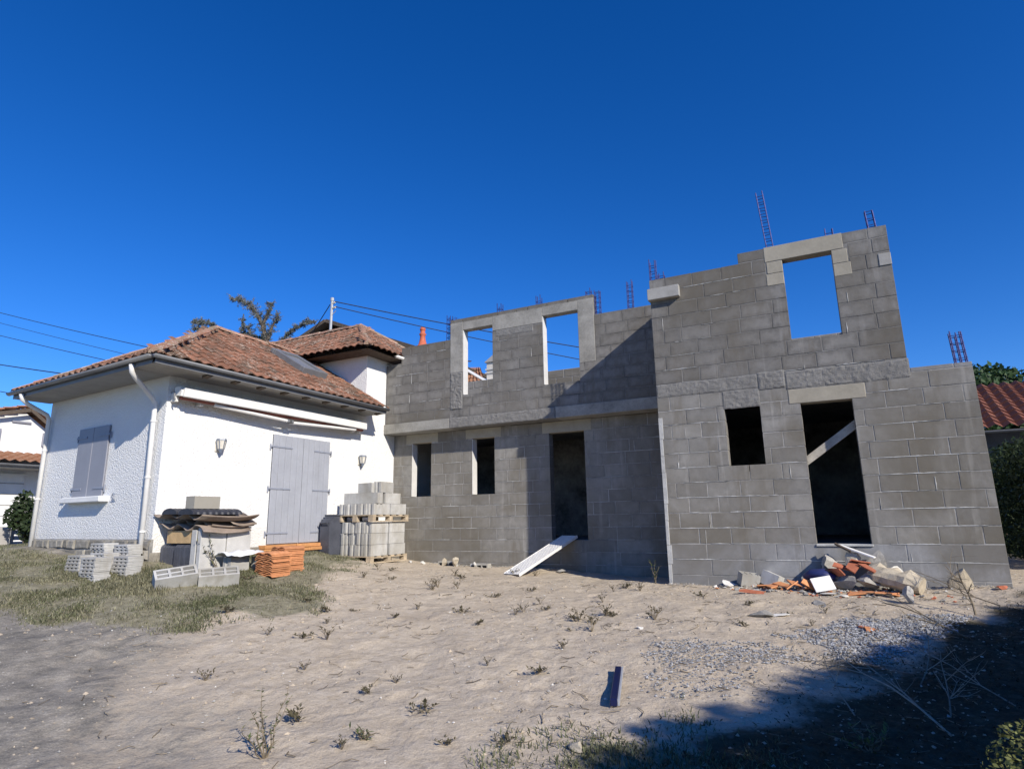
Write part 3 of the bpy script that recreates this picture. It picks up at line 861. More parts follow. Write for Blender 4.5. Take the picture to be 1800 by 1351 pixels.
# ---- roof geometry
XE, YE, XE1, ZG = -8.61, YC - 0.60, X0 - 4.10, 2.455
PK = Vector((-11.25, 8.25, 4.01))
XW = XE1
def frame(o, e, s):
    e, s = Vector(e).normalized(), Vector(s)
    s = (s - e * s.dot(e)).normalized()
    n = e.cross(s)
    return Matrix((( e.x, s.x, n.x, o[0]), (e.y, s.y, n.y, o[1]), (e.z, s.z, n.z, o[2]), (0, 0, 0, 1)))
# one roman tile: a roll and a shallow pan, lip at the lower end
def tile_mesh(w, l, name, mat, r=0.036):
    prof = []
    for i in range(8):
        u = i / 7
        xx = -w / 2 + w * u
        zz = r * (0.5 + 0.5 * math.cos((u - 0.36) * 2 * math.pi)) ** 0.9
        prof.append((xx, zz))
    vs = []
    for (y, dz) in ((0.0, 0.016), (l, 0.0)):
        for x, z in prof: vs.append((x * (1.0 if y == 0 else 0.96), y, z + dz))
    n = len(prof)
    for x, z in prof: vs.append((x, 0.004, z + 0.016 - 0.019))
    fs = [(i, i + 1, n + i + 1, n + i) for i in range(n - 1)] + [(2 * n + i, 2 * n + i + 1, i + 1, i) for i in range(n - 1)]
    return MB().add(vs, fs).mesh(name, mat, False)
TILE = tile_mesh(0.215, 0.36, 'tile', 'roof_tile')
def ridge_mesh(l, r, name, mat):
    vs = []; n = 7
    for y, k in ((0, 1.0), (l, 0.82)):
        for i in range(n):
            a = math.pi * i / (n - 1)
            vs.append((math.cos(a) * r * k, y, math.sin(a) * r * k * 0.85 - 0.02))
    fs = [(i, i + 1, n + i + 1, n + i) for i in range(n - 1)] + [tuple(range(n))]
    b = MB().add(vs, fs); me = b.mesh(name, mat, False); b.fixnormals(me); return me
RIDGE = ridge_mesh(0.40, 0.105, 'ridge_tile', 'ridge_tile')
def tiles(parent, fr, width, length, inside, joined=None, tm=TILE, tw=0.20, tl=0.285, rj=1.0, name='tile'):
    nr, nc = int(math.ceil(length / tl)), int(math.ceil(width / tw))
    for r in range(nr):
        for c in range(nc):
            lx, ly = (c + 0.5) * tw, r * tl
            w = fr @ Vector((lx, ly + 0.12, 0))
            if not inside(w): continue
            mw = fr @ Matrix.Translation((lx + random.uniform(-.008, .008) * rj, ly + random.uniform(-.015, .015) * rj, 0.012 + random.uniform(0, .008) * rj)) @ Matrix.Rotation(random.uniform(-.035, .035) * rj, 4, 'Z') @ Matrix.Rotation(random.uniform(-.03, .03) * rj, 4, 'Y')
            if joined is None:
                link(name, tm, parent, None, mw)
            else:
                joined.add([mw @ v.co for v in tm.vertices], [tuple(p.vertices) for p in tm.polygons])
def ridge_run(parent, a, b, step=0.33, me=RIDGE, name='ridge_tile'):
    a, b = Vector(a), Vector(b)
    d = (b - a); n = max(1, int(d.length / step)); d.normalize()
    sx = d.cross(Vector((0, 0, 1))).normalized(); up = sx.cross(d)
    for i in range(n):
        p = a + d * (i * (b - a).length / n)
        mw = Matrix(((sx.x, d.x, up.x, p.x), (sx.y, d.y, up.y, p.y), (sx.z, d.z, up.z, p.z + random.uniform(.0, .02)), (0, 0, 0, 1))) @ Matrix.Rotation(random.uniform(-.06, .06), 4, 'Z')
        link(name, me, parent, None, mw)
# deck under the tiles
EL = skp(XE1, YE, ZG); EL.z = ZG
_t = (XE - EL.x) / (skp(X0, YE, 0).x - EL.x)
EC = Vector((XE, EL.y + (skp(X0, YE, 0).y - EL.y) * _t, ZG))
ER = Vector((XE, YT - 0.01, ZG))
RB = Vector((PK.x, 15.0, PK.z)); ELB = Vector((EL.x, 15.0, ZG)); RT = Vector((PK.x, YT - 0.01, PK.z))
dn = Vector((0, 0, -0.06))
bm = MB()
bm.add([EC, ER, RT, PK], [(0, 1, 2, 3)])
bm.add([EC, PK, EL], [(0, 1, 2)])
bm.add([EL, PK, RB, ELB], [(0, 1, 2, 3)])
bm.add([EC + dn, ER + dn, RT + dn, PK + dn], [(0, 1, 2, 3)])
bm.add([ER, RT, RT + dn, ER + dn], [(0, 1, 2, 3)])
roof = hsub('roof', bm, 'wood_dark')
sl = (PK - Vector((XE, PK.y, ZG)))
fr = frame((XE + 0.03, EC.y, ZG + 0.0), (0, 1, 0), sl)
SKY_C = Vector((-10.05, 9.45))
def in_long(w):
    if w.y > YT - 0.06: return False
    t = (XE - w.x) / (XE - PK.x)
    if t > 0.985: return False
    if w.y < EC.y + t * (PK.y - EC.y): return False
    if abs(w.x - SKY_C.x) < 0.40 and abs(w.y - SKY_C.y) < 0.32: return False
    return True
tiles(roof, fr, 5.5, sl.length + 0.1, in_long)
jt = MB()
se = PK - Vector((PK.x, YE, ZG))
ed_ = (EC - EL).normalized()
pe = EL + ed_ * (PK - EL).dot(ed_); se = PK - pe
nrm_ = Vector((ed_.y, -ed_.x, 0)) * 0.03
fr = frame(EL + nrm_, ed_, se)
def in_end(w):
    u_ = (w - EL).dot(ed_); t = (w - EL).dot(Vector((-ed_.y, ed_.x, 0))) / (PK - EL).dot(Vector((-ed_.y, ed_.x, 0)))
    up_k = (PK - EL).dot(ed_)
    return t < 0.98 and t * up_k - 0.04 < u_ < (EC - EL).length - t * ((EC - EL).length - up_k) + 0.04
tiles(roof, fr, (EC - EL).length + .1, se.length + 0.1, in_end, jt)
jo = jt.build('tile_field', 'roof_tile', roof, kind='stuff')
ridge_run(roof, EC + Vector((0, 0, .035)), PK + Vector((0, 0, .055)))
ridge_run(roof, EL + Vector((0, 0, .02)), PK + Vector((0, 0, .05)))
ridge_run(roof, PK + Vector((0, 0, .05)), Vector((PK.x, 12.6, PK.z + .05)))
# eaves: gutter, fascia, soffit, rafter ends
def half_round(a, b, r):
    a, b = Vector(a), Vector(b); d = (b - a).normalized(); sx = Vector((d.y, -d.x, 0))
    n = 8; vs = []
    for p in (a, b):
        for rr in (r, r - 0.006):
            for i in range(n):
                w = math.pi + math.pi * i / (n - 1)
                vs.append(p + sx * math.cos(w) * rr + Vector((0, 0, math.sin(w) * rr)))
    fs = []
    for k in (0, 1):
        for i in range(n - 1): fs.append((k * n + i, k * n + i + 1, 2 * n + k * n + i + 1, 2 * n + k * n + i))
    fs += [(0, n, 3 * n, 2 * n), (n - 1, 2 * n - 1, 4 * n - 1, 3 * n - 1)]
    fs += [tuple(range(n)), tuple(range(2 * n, 3 * n))]
    return MB().add(vs, fs)
hsub('gutter', half_round((XE + 0.055, EC.y - 0.06, ZG - 0.005), (XE + 0.055, YT - 0.02, ZG - 0.005), 0.052), 'gutter_grey', smooth=True)
skew(hsub('gutter', half_round((XE1 - 0.06, YE - 0.055, ZG - 0.005), (X0 + 0.66, YE - 0.055, ZG - 0.005), 0.052), 'gutter_grey', smooth=True))
hsub('fascia', MB().box((XE - 0.012, EC.y + 0.01, ZG - 0.115), (XE + 0.006, YT - 0.03, ZG - 0.012)), 'gutter_grey')
skew(hsub('fascia', MB().box((XE1, YE - 0.006, ZG - 0.115), (X0 + 0.60, YE - 0.001 + 0.013, ZG - 0.012)), 'gutter_grey'))
hsub('soffit', MB().box((X0 + 0.001, EC.y + 0.03, ZG - 0.11), (XE - 0.014, YT - 0.03, ZG - 0.085)), 'soffit')
skew(hsub('soffit', MB().box((XE1 + 0.01, YE + 0.014, ZG - 0.112), (X0 + 0.02, YC - 0.001, ZG - 0.088)), 'soffit'))
for i in range(9):
    y = YC + 0.25 + i * 0.53
    hsub('gutter_bracket', MB().prism([(XE - 0.16, ZG - 0.15), (XE - 0.02, ZG - 0.13), (XE - 0.02, ZG - 0.112), (XE - 0.16, ZG - 0.112)], 1, y, y + 0.09), 'wood_dark')
# downpipes
def pipe(pts, r=0.038): return MB().tube(pts, r, 10)
dp = skew(hsub('downpipe', pipe([(-9.10, YE - 0.05, 2.38), (-9.11, YE - 0.03, 2.27), (-9.16, YE + 0.06, 2.20), (-9.40, YC - 0.13, 1.97), (-9.42, YC - 0.075, 1.90), (-9.42, YC - 0.07, 1.75), (-9.38, YC - 0.07, -0.70)]), 'pipe_white', smooth=True))
for z in (1.6, 0.72, -0.1): hsub('pipe_clip', MB().tube([(-9.415 + (1.6 - z) * .017, YC - 0.07, z), (-9.415 + (1.6 - z) * .017, YC - 0.07, z + 0.03)], 0.046, 10), 'pipe_white', dp)
dp = skew(hsub('downpipe', pipe([(-12.85, YE - 0.05, 2.38), (-12.86, YE - 0.02, 2.28), (-12.93, YE + 0.1, 2.22), (-13.07, YC - 0.12, 2.08), (-13.09, YC - 0.07, 2.0), (-13.09, YC - 0.07, -0.45)]), 'pipe_white', smooth=True))
for z in (1.4, 0.5): hsub('pipe_clip', MB().tube([(-13.09, YC - 0.07, z), (-13.09, YC - 0.07, z + 0.03)], 0.046, 10), 'pipe_white', dp)
# tower roof: hip end towards the yard
TE, TW = -8.80, 3.50
TY0 = 10.27; TZ = 3.84
AP = Vector((TE - TW / 2, TY0 + TW / 2, 5.0))
c1, c2 = Vector((TE, TY0, TZ)), Vector((TE, TY0 + TW, TZ))
W1, W2, WR = Vector((-14.5, TY0, TZ)), Vector((-14.5, TY0 + TW, TZ)), Vector((-14.5, AP.y, AP.z))
bm = MB().add([c1, c2, AP], [(0, 1, 2)]).add([c1, AP, WR, W1], [(0, 1, 2, 3)]).add([c2, W2, WR, AP], [(0, 1, 2, 3)])
bm.add([c1 + dn, c2 + dn, W2 + dn, W1 + dn], [(0, 1, 2, 3)])
troof = hsub('tower_roof', bm, 'wood_dark')
s2 = AP - Vector((TE, AP.y, TZ))
fr = frame((TE + 0.05, TY0, TZ), (0, 1, 0), s2)
def in_t1(w):
    t = (TE - w.x) / (TW / 2)
    return t < 0.97 and TY0 + t * TW / 2 - 0.05 < w.y < min(TY0 + TW - t * TW / 2, 13.0)
tiles(troof, fr, TW, s2.length, in_t1)
s3 = AP - Vector((AP.x, TY0, TZ))
fr = frame((-12.7, TY0 - 0.05, TZ), (1, 0, 0), s3)
def in_t2(w):
    t = (w.y - TY0) / (TW / 2)
    return t < 0.97 and w.x < TE - t * TW / 2 + 0.05
jt = MB()
fr2 = frame((-14.5, TY0 - 0.05, TZ), (1, 0, 0), s3)
tiles(troof, fr, 3.9, s3.length, lambda w: in_t2(w) and w.x > -11.1)
tiles(troof, fr2, 3.4, s3.length, lambda w: in_t2(w) and w.x < -11.1, jt)
jt.build('tile_field', 'roof_tile', troof, kind='stuff')
ridge_run(troof, c1 + Vector((0, 0, .03)), AP + Vector((0, 0, .05)))
ridge_run(troof, c2 + Vector((0, 0, .03)), AP + Vector((0, 0, .05)))
ridge_run(troof, AP + Vector((0, 0, .05)), WR + Vector((0, 0, .05)))
hsub('gutter', half_round((TE + 0.06, 11.2, TZ - 0.02), (TE + 0.06, 13.6, TZ - 0.02), 0.055), 'pipe_white', troof, smooth=True)
# skylight in the long slope
sv = sl.normalized(); nv = Vector((0, 1, 0)).cross(sv); nv = nv if nv.z > 0 else -nv
sc_ = Vector((SKY_C.x, SKY_C.y, ZG + (XE - SKY_C.x) / (XE - PK.x) * (PK.z - ZG)))
Msk = Matrix((sv, Vector((0, 1, 0)), nv)).transposed()
def on_roof(u, v, w): return sc_ + Msk @ Vector((u, v, w))
bm = MB()
for (u, v, su, sv_) in ((-0.50, 0, 0.09, 0.70), (0.50, 0, 0.09, 0.70), (0, -0.305, 0.91, 0.09), (0, 0.305, 0.91, 0.09)):
    bm.obox(on_roof(u, v, 0.10), (su, sv_, 0.16), Msk, 0.008)
skl = hsub('skylight', bm, 'gutter_grey', roof)
hsub('pane', MB().obox(on_roof(0, 0, 0.125), (0.905, 0.52, 0.012), Msk), 'blind_grey', skl)
hsub('blind_box', MB().obox(on_roof(0.56, 0, 0.12), (0.10, 0.72, 0.10), Msk, 0.01), 'gutter_grey', skl)
# ---- shutters of the end-wall window
def leaf(parent, name, mat, lo, hi, axis_, planks, out, hz, hinge_side):
    """boarded shutter leaf; axis_ 0: lies along x facing -y, 1: along y facing +x"""
    a, b = lo[0], hi[0]
    root = None
    w = (b - a) / planks
    for i in range(planks):
        p, q = a + i * w + 0.003, a + (i + 1) * w - 0.003
        if axis_ == 0: bm_ = MB().cbox((p, out - 0.035, lo[1]), (q, out - 0.003, hi[1]), 0.005)
        else: bm_ = MB().cbox((out + 0.003, p, lo[1]), (out + 0.035, q, hi[1]), 0.005)
        if root is None:
            back = MB().box((a + .003, out - 0.02, lo[1] + .004), (b - .003, out - 0.001, hi[1] - .004)) if axis_ == 0 else MB().box((out + 0.001, a + .003, lo[1] + .004), (out + 0.02, b - .003, hi[1] - .004))
            root = hsub(name, back, mat, parent)
        hsub('plank', bm_, mat, root)
    for z in hz:
        s_, e_ = (a - 0.05, a + (b - a) * .62) if hinge_side < 0 else (b - (b - a) * .62, b + 0.05)
        if axis_ == 0: hb = MB().cbox((s_, out - 0.045, z), (e_, out - 0.036, z + 0.035), 0.003)
        else: hb = MB().cbox((out + 0.036, s_, z), (out + 0.046, e_, z + 0.03), 0.003)
        e2 = s_ if hinge_side < 0 else e_
        if axis_ == 0: hb.tube([(e2, out - 0.02, z - 0.05), (e2, out - 0.02, z + 0.06)], 0.012, 6)
        else: hb.tube([(out + 0.02, e2, z - 0.05), (out + 0.02, e2, z + 0.06)], 0.012, 6)
        hsub('hinge', hb, 'hinge', root)
    return root
skew(leaf(WH, 'window_shutter', 'shutter_grey', (X0 - 2.66, .50), (X0 - 2.142, 1.70), 0, 1, YC - 0.002, (.62, 1.52), -1))
skew(leaf(WH, 'window_shutter', 'shutter_grey', (X0 - 2.136, .50), (X0 - 1.62, 1.70), 0, 1, YC - 0.002, (.62, 1.52), 1))
skew(hsub('window_sill', MB().cbox((X0 - 2.78, YC - 0.16, 0.40), (X0 - 1.42, YC + 0.05, 0.495), 0.012), 'wall_white_far'))
for sx in (X0 - 2.98, X0 - 1.22):     # wrought hooks that hold the shutters open
    skew(hsub('shutter_hook', MB().tube([(sx, YC - 0.002, .40), (sx - .03, YC - 0.05, .47), (sx + .03, YC - 0.055, .53), (sx + .05, YC - 0.05, .48)], 0.009, 5), 'lamp_dark'))
leaf(WH, 'door_shutter', 'shutter_blue', (8.163, -.364), (8.915, 1.647), 1, 5, X0, (-.19, .62, 1.40), -1)
leaf(WH, 'door_shutter', 'shutter_blue', (8.921, -.364), (9.644, 1.647), 1, 5, X0, (-.19, .62, 1.40), 1)
# threshold: a row of orange hollow bricks
bm = MB().box((X0, 8.02, -0.75), (X0 + 0.13, 9.56, -0.44)); th = hsub('threshold', bm, 'mortar')
for k in range(2):
    y = 8.0
    while y < 9.5:
        w = 0.37
        hsub('brick', MB().cbox((X0, y + .004, -0.51 + k * .068), (X0 + 0.16 + random.uniform(-.02, .03), min(y + w, 9.6), -0.447 + k * .068), 0.006), 'brick_orange', th); y += w
# ---- folded awning under the eaves
AW = thing('folding_awning', 'retracted white folding-arm awning fixed high on the sunlit white wall', 'awning', (X0, 8.2, 2.05))
def aw(name, bm_, mat, parent=AW): return bm_.build(name, mat, parent)
aw('roll_case', MB().prism([(X0 + .09, 2.02), (X0 + .25, 2.00), (X0 + .27, 2.08), (X0 + .22, 2.15), (X0 + .10, 2.15)], 1, 6.07, 10.48), 'awning_white')
aw('cloth_roll', MB().tube([(X0 + .18, 6.12, 1.985), (X0 + .18, 10.45, 1.985)], 0.032, 10), 'awning_cloth')
aw('front_bar', MB().cbox((X0 + .25, 6.10, 1.985), (X0 + .31, 10.46, 2.125), 0.008), 'awning_white')
for a, b, z0_, z1_ in ((6.72, 8.30, 1.955, 1.89), (8.36, 10.16, 1.875, 1.955)):
    ar = aw('folding_arm', MB().tube([(X0 + .20, a, z0_), (X0 + .24, b, z1_)], 0.030, 8), 'awning_white')
    aw('elbow', MB().cbox((X0 + .19, (b if a < 7 else a) - .05, 1.86), (X0 + .27, (b if a < 7 else a) + .05, 1.92), 0.008), 'gutter_grey', ar)
for y in (6.10, 6.55, 10.25, 10.46):
    aw('bracket', MB().cbox((X0 + .001, y - .03, 1.92), (X0 + .13, y + .03, 2.06), 0.006), 'awning_white')
aw('crank_eye', MB().tube([(X0 + .16, 6.03, 2.06), (X0 + .18, 6.02, 1.96), (X0 + .19, 6.03, 1.93)], 0.014, 6), 'gutter_grey')
# ---- two wall lanterns
def lantern(y, z, label):
    r = thing('wall_lantern', label, 'lamp', (X0, y, z), 'lanterns on the white wall')
    bm_ = MB().cbox((X0 + .001, y - .05, z - .10), (X0 + .02, y + .05, z + .10), .006); bm_.build('back_plate', 'lamp_cream', r)
    def ring(z0_, r0, z1_, r1):
        n = 6; vs = []
        for zz, rr in ((z0_, r0), (z1_, r1)):
            for i in range(n): vs.append((X0 + .095 + math.cos(i * math.pi / 3) * rr, y + math.sin(i * math.pi / 3) * rr, zz))
        return MB().add(vs, [(i, (i + 1) % n, n + (i + 1) % n, n + i) for i in range(n)] + [tuple(range(n))[::-1], tuple(range(n, 2 * n))])
    ring(z + .085, .088, z + .115, .078).build('cap', 'lamp_dark', r)
    g = ring(z - .06, .052, z + .085, .078).build('glass_body', 'lamp_cream', r)
    for i in range(6):
        a = i * math.pi / 3
        MB().tube([(X0 + .095 + math.cos(a) * .054, y + math.sin(a) * .054, z - .062), (X0 + .095 + math.cos(a) * .08, y + math.sin(a) * .08, z + .086)], .006, 4).build('bar', 'lamp_dark', g)
    ring(z - .13, .012, z - .06, .05).build('foot', 'lamp_dark', r)
lantern(7.0, 1.31, 'white wall lantern left of the blue-grey door shutters')
lantern(10.6, 1.33, 'white wall lantern right of the blue-grey door shutters')

# ------------------------------------------------------------------ building materials in the yard
ORD = 'first second third fourth fifth sixth seventh eighth ninth tenth eleventh twelfth thirteenth fourteenth'.split()
def one(name, bm_, mat, label, cat, group=None, smooth=False):
    return tag(bm_.build(name, mat, None, smooth), label, cat, group)
def at_mesh(name, me, loc, rot, label, cat, group=None, sc=1.0):
    o = link(name, me); place(o, loc, rot, sc)
    return tag(o, label, cat, group)
# block standing on its bed, ends grooved: x width, y length, z height
BW, BL, BH = 0.172, 0.52, 0.218
def grooved_block():
    w, l, g, d = BW / 2 - .002, BL / 2 - .004, 0.032, 0.022
    poly = [(-w, -l), (-w + .05, -l), (-w + .062, -l + d), (w - .062, -l + d), (w - .05, -l), (w, -l), (w, l), (w - .05, l), (w - .062, l - d), (-w + .062, l - d), (-w + .05, l), (-w, l)]
    b = MB().prism(poly, 2, 0.002, BH - 0.003)
    b.uv = [((p[1] + l) / (2 * l), (p[2]) / BH) for p in b.v]
    me = b.mesh('concrete_block', 'block_new'); b.fixnormals(me); return me
GB = grooved_block()
PX, PY = -8.07, 9.70                 # near corner of the pallet load
def pallet(x1, y0, z0, label, tilt=0.0, ln=1.16, wd=0.92):
    r = thing('wooden_pallet', label, 'pallet', (x1 - wd / 2, y0 + ln / 2, z0), 'wooden pallets under the blocks')
    for k in range(3):
        a = y0 + k * (ln - .1) / 2
        for i in range(3):
            xx = x1 - wd + i * (wd - .12) / 2
            MB().cbox((xx, a, z0 + .02), (xx + .12, a + .1, z0 + .095), .004).build('foot_block', 'wood_pallet', r)
    for i in range(3):
        xx = x1 - wd + i * (wd - .12) / 2
        MB().cbox((xx, y0, z0), (xx + .12, y0 + ln, z0 + .02), .003).build('bottom_board', 'wood_pallet', r)
        MB().cbox((xx, y0 + .001, z0 + .096), (xx + .12, y0 + ln - .001, z0 + .116), .003).build('stringer', 'wood_pallet', r)
    for i in range(6):
        yy = y0 + i * (ln - .11) / 5
        MB().cbox((x1 - wd, yy, z0 + .117), (x1, yy + .11, z0 + .137), .003).build('top_board', 'wood_pallet', r)
    return r
gz = -0.79
pallet(PX + 0.02, PY - .02, gz, 'weathered wooden pallet on the sand carrying the lower load of blocks')
z = gz + .138
for lay_ in range(3):
    for i in range(5):
        for j in range(2):
            dx = random.uniform(-.008, .008) - (0.03 if lay_ == 0 and j == 1 else 0)
            at_mesh('concrete_block', GB, (PX - BW / 2 - i * (BW + .004) + dx + (0.05 if lay_ == 0 and j == 1 else 0), PY + BL / 2 + j * (BL + .03) + random.uniform(-.02, .02), z), (0, 0, random.uniform(-.012, .012)),
                    f"block in the {('bottom', 'middle', 'top')[lay_]} layer on the lower pallet, {('front', 'rear')[j]} row, {ORD[i]} from the right", 'block', 'blocks of the lower pallet load')
    z += BH
z += 0.002
pallet(PX + 0.05, PY - .03, z, 'wooden pallet lying between the two loads of blocks')
z += .139
for i in range(5):
    for j in range(2):
        at_mesh('concrete_block', GB, (PX + .03 - BW / 2 - i * (BW + .004) + random.uniform(-.008, .008), PY + BL / 2 + j * (BL + .03) + random.uniform(-.015, .015), z), (0, 0, random.uniform(-.015, .015)),
                f"stained block directly on the upper pallet, {('front', 'rear')[j]} row, {ORD[i]} from the right", 'block', 'blocks directly on the upper pallet')
z += BH
R90 = math.pi / 2
for (cx, cy, rot, lb) in ((PX - .56, PY + .17, R90, 'grey concrete block laid sideways on the upper load, left end'), (PX - .13, PY + .17, R90 + .02, 'grey concrete block laid sideways on the upper load, beside the gap'),
                          (PX - .06, PY + .62, 0.02, 'pale concrete block end-on at the right of the upper load'), (PX - .35, PY + .65, 0.0, 'concrete block behind the sideways pair on the upper load')):
    at_mesh('concrete_block', GB, (cx + (-.03 if rot > 1 else 0), cy, z), (0, 0, rot), lb, 'block', 'blocks on top of the upper load', (1, .84 if rot > 1 else 1, 1))
z += BH
at_mesh('concrete_block', GB, (PX - .30, PY + .22, z), (0, 0, R90 * .93), 'topmost concrete block of the stack, left of two', 'block', 'blocks on top of the upper load', (1.1, .75, .9))
at_mesh('concrete_block', GB, (PX - .06, PY + .42, z), (0, 0, .05), 'topmost concrete block of the stack, right of two', 'block', 'blocks on top of the upper load', (1, .85, 1))

# hollow block with open cells (x length, y width, z height), cells up
def hollow(l=.48, w=.19, h=.2, cells=3, t=.028):
    b = MB()
    b.box((-l / 2, -w / 2, 0), (l / 2, -w / 2 + t, h)); b.box((-l / 2, w / 2 - t, 0), (l / 2, w / 2, h))
    b.box((-l / 2, -w / 2 + t, 0), (-l / 2 + t, w / 2 - t, h)); b.box((l / 2 - t, -w / 2 + t, 0), (l / 2, w / 2 - t, h))
    cw = (l - 2 * t) / cells
    for i in range(1, cells): b.box((-l / 2 + t + i * cw - t / 2, -w / 2 + t, 0.0), (-l / 2 + t + i * cw + t / 2, w / 2 - t, h - .001))
    b.box((-l / 2 + t, -.011, 0.0), (l / 2 - t, .011, h - .004))
    b.box((-l / 2 + t, -w / 2 + t, .004), (l / 2 - t, w / 2 - t, .02))
    me = b.mesh('hollow_block', 'block_new'); b.fixnormals(me); return me
HB = hollow()
def orient(zd, xd):
    z_ = Vector(zd).normalized(); x_ = Vector(xd); x_ = (x_ - z_ * x_.dot(z_)).normalized(); y_ = z_.cross(x_)
    return Matrix((x_, y_, z_)).transposed().to_euler()
# ---- pile beside the corner: dark tiles, slabs, boards, sheets
gz = -0.70
for i, yy in enumerate((6.10, 6.55)):          # two upright slabs facing the yard
    o = one('upright_slab', MB().cbox((-8.30, yy + .005, gz + .0), (-8.22, yy + .435, gz + .66), .006), 'concrete_pale',
        ('pale concrete slab standing on edge, behind the vine', 'pale concrete slab standing on edge, nearest the orange tiles')[i], 'slab')
one('upright_slab', MB().cbox((-8.42, 6.095, gz), (-8.315, 6.115, gz + .63), .004), 'concrete_pale', 'thin pale slab edge at the corner of the material pile', 'slab')
one('upright_slab', MB().cbox((-8.60, 6.45, gz), (-8.50, 6.95, gz + .63), .006), 'concrete', 'grey slab standing hidden behind the two pale slabs', 'slab')
# stacks of black roof tiles standing on edge
def black_stack(x, y, z, n, lab):
    r = thing('tile_stack', lab, 'tile stack', (x, y, z), 'stacks of black roof tiles')
    for i in range(n):
        xx = x + i * .052
        b = MB().prism([(y, z), (y + .34, z), (y + .34, z + .36), (y + .3, z + .40), (y + .04, z + .40), (y, z + .36)], 0, xx + .003, xx + .047)
        b.build('black_tile', 'plastic_dark', r)
black_stack(-9.17, 6.14, gz + .02, 7, 'stack of black roof tiles on edge against the white corner')
black_stack(-8.79, 6.10, gz + .02, 7, 'stack of black roof tiles on edge beside the upright slabs')
# wooden box of boards
wb = thing('wooden_crate', 'yellow wooden board box wedged under the brown roof sheets', 'crate', (-8.7, 6.3, gz + .45))
MB().cbox((-9.02, 6.12, gz + .435), (-8.44, 6.14, gz + .62), .004).build('front_board', 'wood_yellow', wb)
MB().cbox((-9.02, 6.142, gz + .435), (-8.99, 6.75, gz + .62), .004).build('side_board', 'wood_yellow', wb)
MB().cbox((-8.47, 6.142, gz + .435), (-8.44, 6.75, gz + .62), .004).build('side_board', 'wood_yellow', wb)
MB().cbox((-8.988, 6.142, gz + .436), (-8.472, 6.75, gz + .455), .004).build('bottom_board', 'wood_yellow', wb)
# big wavy fibre-cement sheets lying on top, ends towards the camera
def wavy_sheet(x0, x1, y0, y1, z, amp, wl, th, seed, slope=0.0, sag=0.03):
    n = max(6, int((x1 - x0) / .03)); m_ = 5
    vs, fs = [], []
    rnd = random.Random(seed); ph = rnd.uniform(0, 6)
    for k in (0, 1):
        for j in range(m_ + 1):
            v = j / m_
            for i in range(n + 1):
                u = i / n; x = x0 + (x1 - x0) * u
                zz = z + amp * math.sin(2 * math.pi * (x - x0) / wl + ph) + slope * (x - x0) - sag * math.sin(math.pi * v) - k * th + .012 * noise.noise(Vector((x * 2, v * 3, seed)))
                vs.append((x + .02 * math.sin(v * 4 + seed), y0 + (y1 - y0) * v + .01 * math.sin(i + seed), zz))
    S = (m_ + 1) * (n + 1)
    for k in (0, 1):
        for j in range(m_):
            for i in range(n):
                a = k * S + j * (n + 1) + i
                fs.append((a, a + 1, a + n + 2, a + n + 1))
    for i in range(n):
        for j in (0, m_):
            a = j * (n + 1) + i; fs.append((a, a + 1, S + a + 1, S + a))
    for j in range(m_):
        for i in (0, n):
            a = j * (n + 1) + i; fs.append((a, a + n + 1, S + a + n + 1, S + a))
    return MB().add(vs, fs)
SG = 'brown roof sheets on the material pile'
for k, (x0, x1, y0, y1, z_, lb) in enumerate(((-9.19, -8.12, 6.06, 6.92, gz + .705, 'lowest brown corrugated sheet, drooping over the wooden crate'), (-9.10, -8.16, 6.25, 6.98, gz + .775, 'narrow brown sheet second from the bottom of the pile'),
                                            (-9.16, -8.14, 6.55, 7.02, gz + .81, 'short cracked brown sheet at the far end of the pile'), (-9.18, -8.08, 6.00, 6.98, gz + .875, 'topmost brown corrugated sheet under the black ridge tiles'))):
    one('roof_sheet', wavy_sheet(x0, x1, y0, y1, z_, .042, .42, .016, k * 3.3 + 1, -.05), 'sheet_brown', lb, 'roof sheet', SG, True)
# black ribbed ridge tile on top
def ribbed(y0, y1, x, z):
    vs, fs = [], []; n, m_ = 9, 34
    for j in range(m_ + 1):
        y = y0 + (y1 - y0) * j / m_
        rr = .13 + (.012 if (j % 4) in (0, 1) else 0)
        for i in range(n):
            a = math.pi * i / (n - 1)
            vs.append((x + math.cos(a) * rr * 1.2, y, z + math.sin(a) * rr * .62))
    for j in range(m_):
        for i in range(n - 1): fs.append((j * n + i, j * n + i + 1, (j + 1) * n + i + 1, (j + 1) * n + i))
    fs += [tuple(range(n)), tuple(range(m_ * n, m_ * n + n))]
    return MB().add(vs, fs)
one('ridge_piece', ribbed(5.92, 6.78, -8.36, gz + .85), 'tile_black', 'black ribbed ridge tile lying on the brown sheets', 'ridge tile')
one('ridge_piece', ribbed(5.95, 6.6, -8.78, gz + .86), 'tile_black', 'black ribbed ridge tile at the back of the brown sheets', 'ridge tile')
at_mesh('hollow_block', HB, (-8.40, 6.22, gz + .935), (0, 0, R90 * 1.0), 'single pale block on top of the material pile', 'block', None, (.9, 1, .9))
